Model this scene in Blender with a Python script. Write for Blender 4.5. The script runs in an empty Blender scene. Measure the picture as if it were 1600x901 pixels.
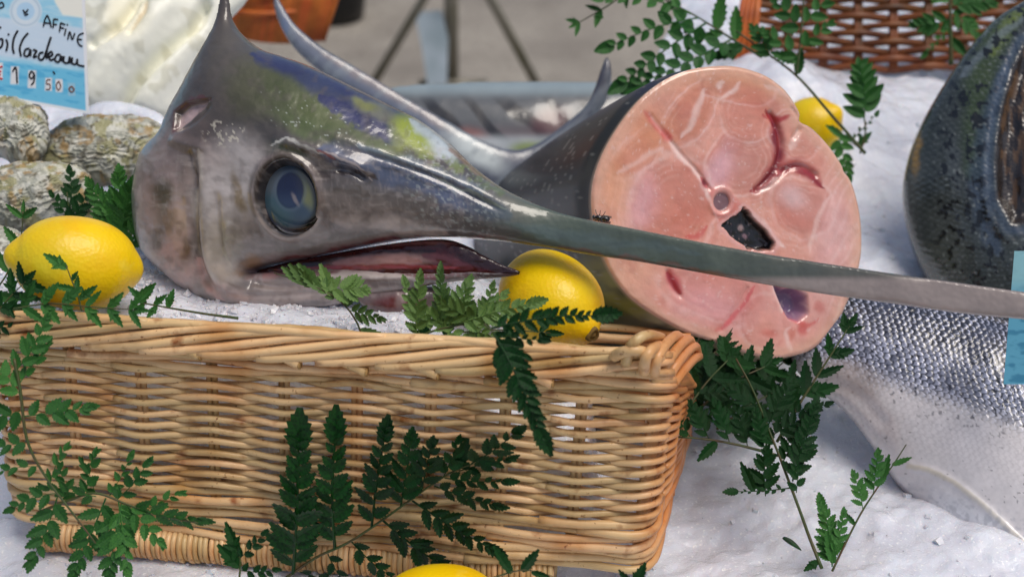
import bpy, math, random
import numpy as np
from mathutils import Vector, Matrix
# ------------------------------------------------------------------ camera, light
S = bpy.context.scene
K = 0.72/1600.0                       # image width / focal length per pixel of the 1600 px photograph
PITCH = math.radians(28)
CAM = np.array([0.0, 0.0, 1.5])
FW = np.array([0, math.cos(PITCH), -math.sin(PITCH)])
UP = np.array([0, math.sin(PITCH), math.cos(PITCH)])
RT = np.array([1.0, 0, 0])
cam = bpy.data.objects.new('camera', bpy.data.cameras.new('camera'))
S.collection.objects.link(cam)
cam.location = CAM
cam.rotation_euler = (math.pi/2-PITCH, 0, 0)
cam.data.lens = 50; cam.data.sensor_width = 36
cam.data.clip_start = 0.02; cam.data.clip_end = 200
cam.data.dof.use_dof = True
cam.data.dof.focus_distance = 0.98
cam.data.dof.aperture_fstop = 6.3
S.camera = cam
W = bpy.data.worlds.new('World'); S.world = W; W.use_nodes = True
nt = W.node_tree
sky = nt.nodes.new('ShaderNodeTexSky'); sky.sky_type = 'NISHITA'; sky.sun_disc = False
SUNV = Vector((0.30, -0.20, 0.92)).normalized()
sky.sun_elevation = math.asin(SUNV.z); sky.sun_rotation = math.atan2(SUNV.x, SUNV.y)
sky.altitude = 50; sky.air_density = 1.0; sky.dust_density = 4.0; sky.ozone_density = 0.6
bg = nt.nodes['Background']; bg.inputs['Strength'].default_value = 0.085
nt.links.new(sky.outputs[0], bg.inputs[0])
sun = bpy.data.objects.new('sun', bpy.data.lights.new('sun', 'SUN'))
S.collection.objects.link(sun)
sun.data.energy = 1.75; sun.data.angle = math.radians(34); sun.data.color = (1.0, 0.94, 0.86)
sun.rotation_euler = SUNV.to_track_quat('Z', 'Y').to_euler()
S.view_settings.view_transform = 'Standard'; S.view_settings.look = 'None'
S.view_settings.exposure = 0.12; S.view_settings.gamma = 1.0
S.view_settings.use_curve_mapping = False
random.seed(7); RNG = np.random.default_rng(7)

# ------------------------------------------------------------------ helpers
def P(px, py, d):
    u = (np.asarray(px, float)-800)*K; v = (450.5-np.asarray(py, float))*K; d = np.asarray(d, float)
    return CAM + d[..., None]*(FW + u[..., None]*RT + v[..., None]*UP)
def srgb(c):
    c = np.asarray(c, float)/255.0
    return np.where(c <= 0.04045, c/12.92, ((c+0.055)/1.055)**2.4)
def proj(Pn):
    q = np.asarray(Pn)-CAM; d = q@FW; return 800+(q@RT)/d/K, 450.5-(q@UP)/d/K
class Plane:
    """a plane in the place; at() gives the point of it seen at a pixel, raised h metres along its normal"""
    def __init__(s, p0, n):
        s.p = np.array(p0, float); s.n = np.array(n, float)/np.linalg.norm(n)
    def at(s, px, py, h=0.0):
        u = (np.asarray(px, float)-800)*K; v = (450.5-np.asarray(py, float))*K
        D = FW + u[..., None]*RT + v[..., None]*UP
        t = ((s.p-CAM)@s.n)/(D@s.n)
        return CAM + t[..., None]*D + np.asarray(h, float)[..., None]*s.n
    def scale(s, px, py):            # metres per pixel
        a = s.at(px, py); b = s.at(px+1, py)
        return float(np.linalg.norm(b-a))
def plane3(a, b, c):
    a, b, c = map(np.array, (a, b, c))
    n = np.cross(b-a, c-a); n = n/np.linalg.norm(n)
    if n@(CAM-a) < 0: n = -n
    return Plane(a, n)
def facing(px, py, d, yaw=0.0, tilt=0.0):
    """plane through a pixel at depth d; yaw>0 turns it to the right, tilt>0 turns it upward"""
    n = -FW + math.tan(yaw)*RT + math.tan(tilt)*UP
    return Plane(P(px, py, d), n)
_lat = {}
def noise(x, y, sc, seed=0, octv=3, gain=0.5):
    x = np.asarray(x, float)/sc; y = np.asarray(y, float)/sc
    out = 0; amp = 1; tot = 0
    for o in range(octv):
        k = (seed, o)
        if k not in _lat: _lat[k] = np.random.default_rng(seed*31+o+5).random((64, 64))
        L = _lat[k]
        xi = np.floor(x).astype(int); yi = np.floor(y).astype(int)
        fx = x-xi; fy = y-yi; fx = fx*fx*(3-2*fx); fy = fy*fy*(3-2*fy)
        a = L[xi % 64, yi % 64]; b = L[(xi+1) % 64, yi % 64]; c = L[xi % 64, (yi+1) % 64]; e = L[(xi+1) % 64, (yi+1) % 64]
        out = out + amp*((a*(1-fx)+b*fx)*(1-fy)+(c*(1-fx)+e*fx)*fy)
        tot += amp; amp *= gain; x = x*2+17.3; y = y*2+5.1
    return out/tot-0.5
def catmull(pts, n, closed=False):
    p = np.array(pts, float); m = len(p)
    if closed: q = np.vstack([p[-1], p, p[0], p[1]])
    else: q = np.vstack([2*p[0]-p[1], p, 2*p[-1]-p[-2]])
    segs = m if closed else m-1
    t = np.linspace(0, segs, n, endpoint=not closed)
    i = np.minimum(t.astype(int), segs-1); f = (t-i)[:, None]
    a, b, c, d = q[i], q[i+1], q[i+2], q[i+3]
    return 0.5*((2*b)+(-a+c)*f+(2*a-5*b+4*c-d)*f**2+(-a+3*b-3*c+d)*f**3)
def seg_dist(X, Y, pts):
    """distance to a polyline and arc parameter"""
    best = np.full(np.shape(X), 1e9); par = np.zeros(np.shape(X)); pts = np.asarray(pts, float)
    n = len(pts)-1
    for i in range(n):
        a, b = pts[i], pts[i+1]; d = b-a; L = d@d+1e-9
        t = np.clip(((X-a[0])*d[0]+(Y-a[1])*d[1])/L, 0, 1)
        r = np.hypot(X-a[0]-t*d[0], Y-a[1]-t*d[1])
        m = r < best; best = np.where(m, r, best); par = np.where(m, (i+t)/n, par)
    return best, par
def sdf_poly(X, Y, poly):
    poly = np.asarray(poly, float)
    d, _ = seg_dist(X, Y, np.vstack([poly, poly[:1]]))
    ins = np.zeros(np.shape(X), bool); n = len(poly)
    for i in range(n):
        a, b = poly[i], poly[(i+1) % n]
        c = (a[1] > Y) != (b[1] > Y)
        xx = a[0]+(Y-a[1])*(b[0]-a[0])/((b[1]-a[1]) if abs(b[1]-a[1]) > 1e-9 else 1e-9)
        ins ^= c & (X < xx)
    return np.where(ins, d, -d)
def sm(x, a, b):
    t = np.clip((x-a)/(b-a), 0, 1); return t*t*(3-2*t)
class Paint:
    """own colour of a surface, laid out in the drawing coordinates of that surface"""
    def __init__(s, X, Y, base, warp=6, wsc=25, seed=1):
        s.X = X+warp*2*noise(X, Y, wsc, seed, 4, .6); s.Y = Y+warp*2*noise(X, Y, wsc, seed+1, 4, .6)
        s.X0, s.Y0 = X, Y
        s.c = np.tile(srgb(base), (X.size, 1))
    def mix(s, m, col, a=1.0):
        m = np.clip(m*a, 0, 1)[:, None]; s.c = s.c*(1-m)+srgb(col)*m
    def blob(s, cx, cy, rx, ry, col, a=1.0, ang=0, soft=0.6):
        t = math.radians(ang); dx = s.X-cx; dy = s.Y-cy
        u = (dx*math.cos(t)+dy*math.sin(t))/rx; v = (-dx*math.sin(t)+dy*math.cos(t))/ry
        r = np.hypot(u, v); s.mix(1-sm(r, 1-soft, 1+soft*0.5), col, a)
    def stroke(s, pts, w, col, a=1.0, soft=0.6, taper=True, smooth=True, nz=None):
        if smooth and len(pts) > 2: pts = catmull(pts, len(pts)*6)
        d, t = seg_dist(s.X, s.Y, pts)
        ww = w*0.5*(np.sqrt(np.clip(4*t*(1-t), 0, 1))*0.85+0.15 if taper else 1.0)
        m = 1-sm(d/ww, 1-soft, 1+soft)
        if nz is not None: m = m*sm(noise(s.X0, s.Y0, nz[0], nz[1]), -0.1, 0.12)
        s.mix(m, col, a)
    def speck(s, region, sc, thr, col, a=1.0, seed=3):
        m = sm(noise(s.X0, s.Y0, sc, seed, 2), thr, thr+0.06)*region; s.mix(m, col, a)
    def gain(s, sc, amt, seed=9, octv=3):
        s.c = s.c*(1+amt*2*noise(s.X0, s.Y0, sc, seed, octv))[:, None]

def link(o): S.collection.objects.link(o); return o
def mesh_obj(name, verts, faces, mat=None, parent=None, col=None, smooth=True, mats=None, fmat=None):
    me = bpy.data.meshes.new(name)
    verts = np.asarray(verts, float)
    if isinstance(faces, np.ndarray):
        k = faces.shape[1]
        me.vertices.add(len(verts)); me.vertices.foreach_set('co', verts.ravel())
        me.loops.add(faces.size); me.loops.foreach_set('vertex_index', faces.ravel().astype(np.int32))
        me.polygons.add(len(faces)); me.polygons.foreach_set('loop_start', np.arange(0, faces.size, k, dtype=np.int32))
        me.update(calc_edges=True); me.validate()
    else:
        me.from_pydata([tuple(v) for v in verts], [], [tuple(f) for f in faces]); me.update()
    me.polygons.foreach_set('use_smooth', [smooth]*len(me.polygons))
    if col is not None:
        at = me.color_attributes.new('Col', 'FLOAT_COLOR', 'POINT')
        at.data.foreach_set('color', np.hstack([np.clip(col, 0, 1), np.ones((len(verts), 1))]).ravel())
    if mat: me.materials.append(mat)
    o = link(bpy.data.objects.new(name, me))
    if parent: o.parent = parent
    return o
def thing(name, loc, label, cat, group=None):
    o = link(bpy.data.objects.new(name, None)); o.location = Vector([float(c) for c in loc]); o.empty_display_size = .02
    o['label'] = label; o['category'] = cat
    if group: o['group'] = group
    return o
def tag(o, label, cat, group=None):
    o['label'] = label; o['category'] = cat
    if group: o['group'] = group
    return o
def struct(o, kind='structure'): o['kind'] = kind; return o
def adopt(child, par):              # keep world coordinates baked in the mesh
    child.parent = par
    child.matrix_parent_inverse = Matrix.Translation(-par.location)
    return child

# ------------------------------------------------------------------ materials
def mat(name, color=None, attr=False, rough=0.5, bump=(), coat=0.0, coat_rough=0.08, sss=0.0, sss_col=None, metal=0.0,
        var=None, trans=0.0, spec=0.5, objvar=0.0, coords='Object', stretch=None, sheen=0, ior=1.45):
    """bump: list of (scale, strength, distance, kind);  var: (scale, colour, low, high)"""
    m = bpy.data.materials.new(name); m.use_nodes = True; t = m.node_tree; N = t.nodes; L = t.links
    b = N['Principled BSDF']; tc = N.new('ShaderNodeTexCoord'); src = tc.outputs[coords]
    if stretch:
        mp = N.new('ShaderNodeMapping'); mp.inputs['Scale'].default_value = stretch; L.new(src, mp.inputs[0]); src = mp.outputs[0]
    if attr:
        a = N.new('ShaderNodeAttribute'); a.attribute_name = 'Col'; c = a.outputs['Color']
    else:
        r = N.new('ShaderNodeRGB'); r.outputs[0].default_value = (*srgb(color), 1); c = r.outputs[0]
    for v in (var or []):
        n = N.new('ShaderNodeTexNoise'); n.inputs['Scale'].default_value = v[0]; n.inputs['Detail'].default_value = 4
        L.new(src, n.inputs['Vector'])
        rg = N.new('ShaderNodeMapRange'); rg.inputs[1].default_value = v[2]; rg.inputs[2].default_value = v[3]
        L.new(n.outputs['Fac'], rg.inputs[0])
        mx = N.new('ShaderNodeMix'); mx.data_type = 'RGBA'; L.new(rg.outputs[0], mx.inputs[0]); L.new(c, mx.inputs[6])
        mx.inputs[7].default_value = (*srgb(v[1]), 1); c = mx.outputs[2]
    if objvar:
        oi = N.new('ShaderNodeObjectInfo'); rg = N.new('ShaderNodeMapRange')
        rg.inputs[3].default_value = 1-objvar; rg.inputs[4].default_value = 1+objvar*.7
        L.new(oi.outputs['Random'], rg.inputs[0])
        hs = N.new('ShaderNodeHueSaturation'); L.new(rg.outputs[0], hs.inputs['Value']); L.new(c, hs.inputs['Color'])
        mm = N.new('ShaderNodeMath'); mm.operation = 'MULTIPLY_ADD'; L.new(oi.outputs['Random'], mm.inputs[0]); mm.inputs[1].default_value = -0.016; mm.inputs[2].default_value = 0.508
        L.new(mm.outputs[0], hs.inputs['Hue']); c = hs.outputs[0]
    L.new(c, b.inputs['Base Color'])
    b.inputs['Roughness'].default_value = rough; b.inputs['Metallic'].default_value = metal
    b.inputs['Coat Weight'].default_value = coat; b.inputs['Coat Roughness'].default_value = coat_rough
    b.inputs['Specular IOR Level'].default_value = spec; b.inputs['IOR'].default_value = ior
    if sss:
        b.inputs['Subsurface Weight'].default_value = sss
        b.inputs['Subsurface Radius'].default_value = sss_col or (1, .3, .2); b.inputs['Subsurface Scale'].default_value = 0.006
    if trans: b.inputs['Transmission Weight'].default_value = trans
    if name == 'buff_willow':                 # warm light on the right corner, painted in as an orange tint
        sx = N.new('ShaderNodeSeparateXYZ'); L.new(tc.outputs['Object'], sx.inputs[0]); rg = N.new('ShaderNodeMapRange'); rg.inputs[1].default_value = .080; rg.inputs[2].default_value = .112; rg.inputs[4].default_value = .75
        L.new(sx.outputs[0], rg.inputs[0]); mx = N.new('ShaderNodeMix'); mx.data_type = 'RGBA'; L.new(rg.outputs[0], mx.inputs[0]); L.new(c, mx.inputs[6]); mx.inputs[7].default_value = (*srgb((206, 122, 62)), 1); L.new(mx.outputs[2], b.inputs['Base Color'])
    last = None
    for (sc, st, dist, kind) in bump:
        if kind == 'noise':
            n = N.new('ShaderNodeTexNoise'); n.inputs['Detail'].default_value = 5; o = n.outputs['Fac']
        else:
            n = N.new('ShaderNodeTexVoronoi'); n.feature = 'F1'; o = n.outputs['Distance']
        n.inputs['Scale'].default_value = sc; L.new(src, n.inputs['Vector'])
        bp = N.new('ShaderNodeBump'); bp.inputs['Strength'].default_value = st; bp.inputs['Distance'].default_value = dist
        L.new(o, bp.inputs['Height'])
        if last: L.new(last, bp.inputs['Normal'])
        last = bp.outputs[0]
    if last: L.new(last, b.inputs['Normal'])
    if last and coat: L.new(last, b.inputs['Coat Normal'])
    return m
M = {}
M['ice'] = mat('ice_grains', (226, 230, 240), rough=0.2, bump=[(800, .5, .0010, 'noise'), (300, .35, .0018, 'noise')], var=[(26, (212, 214, 226), .45, .75), (400, (250, 252, 255), .6, .7)], sss=.5, sss_col=(.5, .8, 1), coat=.8, coat_rough=.1)
M['pinkice'] = M['ice']
M['fish'] = mat('wet_fish_skin', attr=True, rough=0.34, bump=[(420, .2, .0003, 'noise'), (90, .3, .0014, 'noise')], coat=.9, coat_rough=.07, spec=.5)
M['chunkskin'] = mat('dark_fish_skin', attr=True, rough=0.5, bump=[(420, .2, .0003, 'noise')], coat=.25, coat_rough=.2, spec=.3)
M['scaly'] = mat('scaled_fish_skin', attr=True, rough=0.26, bump=[(600, .15, .0003, 'noise')], coat=.8, coat_rough=.1, spec=.7)
M['flesh'] = mat('raw_fish_flesh', attr=True, rough=0.28, bump=[(100, .6, .0016, 'noise'), (500, .15, .0004, 'noise')], coat=.95, coat_rough=.07, sss=.25, sss_col=(1, .35, .25))
M['gut'] = mat('dark_wet_cavity', (28, 12, 14), rough=.12, bump=[(260, 1, .004, 'noise')], coat=1)
M['mouth'] = mat('wet_mouth_lining', attr=True, rough=.22, bump=[(120, .5, .002, 'noise')], coat=.8)
M['eye'] = mat('clouded_eye', attr=True, rough=.08, coat=1, coat_rough=.02)
M['lemon'] = mat('lemon_peel', (250, 208, 8), rough=.33, bump=[(380, .22, .0009, 'voronoi'), (60, .2, .003, 'noise')], var=[(22, (240, 176, 4), .45, .8), (14, (226, 206, 40), .52, .78), (45, (252, 226, 90), .62, .85)], sss=.15, sss_col=(1, .7, .1), spec=.45)
M['scar'] = mat('lemon_stem_scar', (120, 95, 45), rough=.8, bump=[(500, .6, .001, 'noise')])
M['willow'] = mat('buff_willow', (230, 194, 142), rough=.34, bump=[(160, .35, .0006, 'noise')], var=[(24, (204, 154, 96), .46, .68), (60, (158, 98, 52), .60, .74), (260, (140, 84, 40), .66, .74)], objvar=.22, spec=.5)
M['willow_in'] = mat('shaded_side_willow', (214, 150, 84), rough=.45, bump=[(160, .35, .0006, 'noise')], var=[(28, (186, 112, 50), .45, .72)], objvar=.12)
M['wcut'] = mat('cut_willow_end', (176, 138, 84), rough=.7, bump=[(600, .6, .0008, 'noise')])
M['brown'] = mat('brown_willow', (120, 70, 30), rough=.4, var=[(40, (84, 42, 18), .4, .7)], objvar=.25)
M['orange'] = mat('orange_willow', (205, 112, 46), rough=.45, var=[(30, (160, 76, 28), .4, .7)], objvar=.22)
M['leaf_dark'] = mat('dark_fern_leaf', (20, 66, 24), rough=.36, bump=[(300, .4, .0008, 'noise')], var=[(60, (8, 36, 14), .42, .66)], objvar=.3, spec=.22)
M['leaf_mid'] = mat('green_fern_leaf', (54, 108, 42), rough=.42, bump=[(300, .4, .0008, 'noise')], var=[(50, (28, 76, 36), .42, .70)], objvar=.35, spec=.3)
M['leaf_light'] = mat('pale_fern_leaf', (96, 128, 58), rough=.42, bump=[(300, .4, .0008, 'noise')], var=[(50, (66, 102, 50), .4, .7)], objvar=.22)
M['stem'] = mat('fern_stem', (62, 78, 36), rough=.45, var=[(60, (84, 62, 38), .45, .7)])
M['oyster'] = mat('oyster_shell', attr=True, rough=.55, bump=[(140, .8, .003, 'noise')], coat=.25, coat_rough=.3)
M['shell'] = mat('cream_shell', attr=True, rough=.5, bump=[(60, .3, .003, 'noise')], coat=.15)
M['card'] = mat('printed_card', attr=True, rough=.35, coat=.4)
M['ink'] = mat('black_ink', (14, 16, 26), rough=.5)
M['redink'] = mat('red_ink', (200, 40, 50), rough=.5)
M['brownink'] = mat('brown_ink', (120, 84, 70), rough=.5)
M['pave'] = mat('pavement', (158, 152, 142), rough=.85, bump=[(60, .6, .01, 'noise')], var=[(3, (132, 126, 118), .4, .7), (90, (108, 102, 96), .5, .75)])
M['steel'] = mat('weathered_steel', (128, 124, 112), rough=.45, metal=.35, var=[(9, (92, 92, 70), .45, .7)])
M['steelblue'] = mat('galvanised_plate', (176, 188, 196), rough=.4, metal=.3, var=[(8, (140, 156, 162), .4, .7)])
M['black'] = mat('black_plastic', (18, 18, 20), rough=.4)
M['fly'] = mat('fly_body', (14, 16, 22), rough=.2, coat=1)
M['wing'] = mat('fly_wing', (90, 90, 95), rough=.2, trans=.5)

# ------------------------------------------------------------------ builders
def tube(pts, rad, sides=8, caps=True, twist=0):
    pts = np.asarray(pts, float); n = len(pts)
    rad = np.full(n, rad) if np.isscalar(rad) else np.asarray(rad)
    T = np.gradient(pts, axis=0); T /= np.linalg.norm(T, axis=1)[:, None]+1e-12
    ref = np.array([0, 0, 1.0]) if abs(T[0][2]) < .9 else np.array([1.0, 0, 0])
    A = np.zeros_like(pts); a = np.cross(T[0], ref); a /= np.linalg.norm(a)
    for i in range(n):
        a = a-(a@T[i])*T[i]; a /= np.linalg.norm(a)+1e-12; A[i] = a
    B = np.cross(T, A)
    th = np.linspace(0, 2*math.pi, sides, endpoint=False)
    V = pts[:, None]+rad[:, None, None]*(np.cos(th)[None, :, None]*A[:, None]+np.sin(th)[None, :, None]*B[:, None])
    V = V.reshape(-1, 3)
    F = [(i*sides+j, i*sides+(j+1) % sides, (i+1)*sides+(j+1) % sides, (i+1)*sides+j) for i in range(n-1) for j in range(sides)]
    if caps:
        F.append(tuple(range(sides))[::-1]); F.append(tuple((n-1)*sides+j for j in range(sides)))
    return V, F
class Acc:
    def __init__(s): s.V = []; s.F = []; s.n = 0
    def add(s, V, F):
        s.V.append(np.asarray(V, float)); s.F += [tuple(i+s.n for i in f) for f in F]; s.n += len(V); return s
    def tube(s, *a, **k): return s.add(*tube(*a, **k))
    def obj(s, name, m, parent=None, smooth=True, col=None):
        o = mesh_obj(name, np.vstack(s.V), s.F, m, None, col, smooth)
        if parent: adopt(o, parent)
        return o
def inflate(poly, plane, step, thick=1.0, back=1.0, hmax=None, disp=None, paint=None, name='body', m=None, parent=None, holes=(), n_out=240, smoothpoly=True, hfun=None, lift=0.0, post=None):
    """a rounded solid from its traced outline: thickness from a Poisson solve, real depth front and back"""
    pl = catmull(poly, n_out, True) if smoothpoly else np.asarray(poly, float)
    x0, y0 = pl.min(0)-2*step; x1, y1 = pl.max(0)+2*step
    gx = np.arange(x0, x1+step, step); gy = np.arange(y0, y1+step, step)
    X, Y = np.meshgrid(gx, gy, indexing='ij')
    sd = sdf_poly(X, Y, pl)
    for h in holes: sd = np.minimum(sd, -sdf_poly(X, Y, catmull(h, 80, True)))
    # solve  lap u = -2  with u = 0 outside, coarse to fine
    u = None
    lev = [f for f in (8, 4, 2, 1) if min(X.shape)//f > 6]
    for f in lev:
        s_ = sd[::f, ::f]; ins = s_ > 0; hh = (step*f)**2
        if u is None: un = np.zeros(s_.shape)
        else:
            ix = np.minimum(np.arange(s_.shape[0])/2, u.shape[0]-1.001); iy = np.minimum(np.arange(s_.shape[1])/2, u.shape[1]-1.001)
            a = ix.astype(int); b = iy.astype(int); fx = (ix-a)[:, None]; fy = (iy-b)[None]
            un = (u[a][:, b]*(1-fx)+u[a+1][:, b]*fx)*(1-fy)+(u[a][:, b+1]*(1-fx)+u[a+1][:, b+1]*fx)*fy
        it = {8: 500, 4: 260, 2: 140, 1: 60}[f]
        for _ in range(it):
            p = np.pad(un, 1)
            un = np.where(ins, (p[2:, 1:-1]+p[:-2, 1:-1]+p[1:-1, 2:]+p[1:-1, :-2]+2*hh)/4, 0)
        u = un
    h = np.sqrt(np.maximum(u, 0))
    keep = sd > -0.7*step
    kc = keep[:-1, :-1] & keep[1:, :-1] & keep[1:, 1:] & keep[:-1, 1:]
    used = np.zeros(keep.shape, int)
    used[:-1, :-1] += kc; used[1:, :-1] += kc; used[1:, 1:] += kc; used[:-1, 1:] += kc
    bnd = (used > 0) & (used < 4); act = used > 0
    gX, gY = np.gradient(sd, step); gl = np.hypot(gX, gY)+1e-9
    PX = np.where(bnd, X-sd*gX/gl, X); PY = np.where(bnd, Y-sd*gY/gl, Y)
    h = np.where(bnd, 0, np.maximum(h, 0.25*step))
    idx = -np.ones(keep.shape, int); idx[act] = np.arange(act.sum())
    intr = act & ~bnd; ib = idx.copy(); ib[intr] = act.sum()+np.arange(intr.sum())
    sc = plane.scale(float(pl[:, 0].mean()), float(pl[:, 1].mean()))
    fx, fy = PX[act], PY[act]; hf = h[act]*thick
    if hmax: hf = hmax*np.tanh(hf/hmax)
    if hfun is not None: hf = hf*hfun(fx, fy)
    if post is not None: hf = post(hf, fx, fy)
    hb = -h[intr]*thick*back
    qx, qy = proj(plane.at(fx, fy, (hf+lift)*sc))
    if disp is not None: hf = hf+disp(qx, qy)*np.where(bnd[act], 0, np.clip(sd[act]/6, 0, 1))
    V = np.vstack([plane.at(fx, fy, (hf+lift)*sc), plane.at(PX[intr], PY[intr], (hb+lift)*sc)])
    i, j = np.nonzero(kc)
    q = np.stack([idx[i, j], idx[i, j+1], idx[i+1, j+1], idx[i+1, j]], 1)
    qb = np.stack([ib[i, j], ib[i+1, j], ib[i+1, j+1], ib[i, j+1]], 1)
    F = np.vstack([q, qb])
    col = None
    if paint is not None:
        cf = paint(qx, qy); cb = cf[idx[intr]]; col = np.vstack([cf, cb])
    o = mesh_obj(name, V, F, m, None, col)
    if parent: adopt(o, parent)
    def height(px, py):              # front height (in pixels) at a drawing position
        k = int(np.argmin(np.hypot(qx-px, qy-py)))
        return float(fx[k]), float(fy[k]), float(hf[k])
    return o, height, sc
# ------------------------------------------------------------------ ground, ice
def grid(name, x0, x1, y0, y1, nx, ny, f, m, col=None):
    X, Y = np.meshgrid(np.linspace(x0, x1, nx), np.linspace(y0, y1, ny), indexing='ij')
    V = np.stack([X.ravel(), Y.ravel(), f(X, Y).ravel()], 1)
    i, j = np.meshgrid(np.arange(nx-1), np.arange(ny-1), indexing='ij'); a = (i*ny+j).ravel()
    F = np.stack([a, a+ny, a+ny+1, a+1], 1)
    return mesh_obj(name, V, F, m)
struct(grid('pavement', -30, 30, -10, 60, 8, 8, lambda X, Y: 0*X-0.05, M['pave']))
def bump2(X, Y, x, y, rx, ry, h): return h*np.exp(-((X-x)/rx)**2-((Y-y)/ry)**2)
def edge_y(X): return 1.44+0.62*sm(X, .10, .30)+.25*sm(-X, .3, .5)
def ice_z(X, Y):
    z = 1.5-0.640+0.085*sm(Y, .85, 1.6)
    z = z+bump2(X, Y, .27, 1.12, .10, .14, .030)+bump2(X, Y, .22, .70, .12, .10, .010)
    z = z+bump2(X, Y, .30, 1.48, .10, .10, .05)-bump2(X, Y, .20, 1.36, .06, .05, .02)
    z = z+bump2(X, Y, -.42, 1.16, .16, .12, .06)
    z = z+0.020*noise(X, Y, .09, 11, 2)+0.008*noise(X, Y, .022, 12, 3)+0.0015*noise(X, Y, .006, 16, 2)
    e = edge_y(X)
    return np.where(Y > e, z-2.2*(Y-e), z)
ice = struct(grid('ice_bed', -.8, .8, .5, 1.9, 700, 620, ice_z, M['ice']))
# crushed ice heaped in the basket and up under the fish
def heap_z(X, Y):
    yf = .795-.127*(X+.1)
    z = 1.5-.482+0*X
    z = z-.06*sm(X, -.08, .03)
    z = z-.19*(1-sm(Y-yf, .010, .026))
    z = z-.05*sm(Y, .98, 1.06)-.12*sm(Y, 1.10, 1.26)-.2*sm(X, .05, .085)-.2*sm(-X, .50, .60)
    return z+.012*noise(X, Y, .06, 14, 2)+0.006*noise(X, Y, .014, 15, 3)
struct(grid('ice_heap', -.46, .12, .76, 1.3, 420, 380, heap_z, M['ice']))
# loose ice grains, too many to count
def chips(name, pts_fn, n, smin, smax, m):
    A = Acc(); V = []; F = []
    for k in range(n):
        p = pts_fn()
        if p is None: continue
        s = smin+(smax-smin)*RNG.random()**3; q = RNG.normal(size=(8, 3))*0; 
        c = np.array([[x, y, z] for x in (-1, 1) for y in (-1, 1) for z in (-1, 1)], float)*RNG.uniform(.5, 1, (8, 3))*s
        a = RNG.uniform(0, 6.28, 3); R = np.array(Matrix.Rotation(a[0], 3, 'X') @ Matrix.Rotation(a[1], 3, 'Y') @ Matrix.Rotation(a[2], 3, 'Z'))
        V.append(c@R.T+p)
    V = np.vstack(V); base = np.array([(0, 1, 3, 2), (4, 6, 7, 5), (0, 4, 5, 1), (2, 3, 7, 6), (0, 2, 6, 4), (1, 5, 7, 3)])
    F = np.vstack([base+8*i for i in range(len(V)//8)])
    o = mesh_obj(name, V, F, m, smooth=False); o['kind'] = 'stuff'; return o
M['chip'] = mat('clear_ice_grain', (236, 240, 248), rough=.08, trans=.75, ior=1.31, coat=.5)
def cp1():
    x = RNG.uniform(.0, .5); y = RNG.uniform(.62, 1.5); return np.array([x, y, float(ice_z(np.array(x), np.array(y)))+.0005])
def cp2():
    x = RNG.uniform(-.45, .1); y = RNG.uniform(.60, .80); return np.array([x, y, float(ice_z(np.array(x), np.array(y)))+.0005])
def cp3():
    x = RNG.uniform(-.4, .0); y = .83-.127*(x+.1)+RNG.uniform(0, .16); return np.array([x, y, float(heap_z(np.array(x), np.array(y)))+.0005])
allp = [cp1]*500+[cp2]*900+[cp3]*1800
it = iter(allp)
chips('ice_grains', lambda: next(it)(), len(allp), .0006, .0032, M['ice'])

# ------------------------------------------------------------------ the willow basket
zb, zt = 1.5-.620, 1.5-.450
def on_z(px, py, z):
    u = (px-800)*K; v = (450.5-py)*K; D = FW+u*RT+v*UP; t = (z-CAM[2])/D[2]; return CAM+t*D
BLc, BRc = on_z(22, 806, zb), on_z(1008, 893, zb)
TLc, TRc = on_z(-14, 480, zt), on_z(1046, 548, zt)
ex = (BRc-BLc)/np.linalg.norm(BRc-BLc)
side = np.array([.255, .967, 0]); lside = np.array([-.10, .99, 0])
def path(bl, br, depth, drop=0.0):
    r = .016; pts = []
    sd = side+np.array([0, 0, -drop]); ld = lside+np.array([0, 0, -drop])
    L = bl+ld*depth; R = br+sd*depth
    def arc(c, a, b, n=7):                      # rounded corner at c between directions a and b (unit, away from c)
        p0, p1 = c+a*r, c+b*r
        return [(1-t)**2*p0+2*t*(1-t)*c+t*t*p1 for t in np.linspace(0, 1, n)]
    pts = [L]+arc(bl, ld, ex)+arc(br, -ex, sd)+[R]
    return np.array(pts)
pb, pt_ = path(BLc, BRc, .17), path(TLc, TRc, .15, .72)
def arclen(p):
    return np.concatenate([[0], np.cumsum(np.linalg.norm(np.diff(p, axis=0), axis=1))])
sb, st_ = arclen(pb), arclen(pt_)
Ltot = sb[-1]
sn = sb/Ltot; stn = st_/st_[-1]
stn = sn                                            # same control parameter on both paths
def wall(s, t):
    s = np.asarray(s, float); t = np.asarray(t, float)
    B = np.stack([np.interp(s, sn, pb[:, k]) for k in range(3)], -1); T = np.stack([np.interp(s, stn, pt_[:, k]) for k in range(3)], -1)
    return B*(1-t[..., None])+T*t[..., None]
def wnorm(s, t):
    a = wall(np.clip(s-.012, 0, 1), t); b = wall(np.clip(s+.012, 0, 1), t); d = b-a; d[..., 2] = 0
    d /= np.linalg.norm(d, axis=-1)[..., None]; return np.stack([d[..., 1], -d[..., 0], 0*d[..., 0]], -1)
s_bl = sn[4]; s_br = sn[11]                        # the two front corners
SP = (s_br-s_bl)/9.0                                # stake spacing
basket = thing('wicker_basket', wall(.5, 0.0), 'buff woven willow basket in front, heaped with ice, the big fish head and lemons', 'basket')
bask_front = plane3(BLc, BRc, (TLc+TRc)/2)
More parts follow.
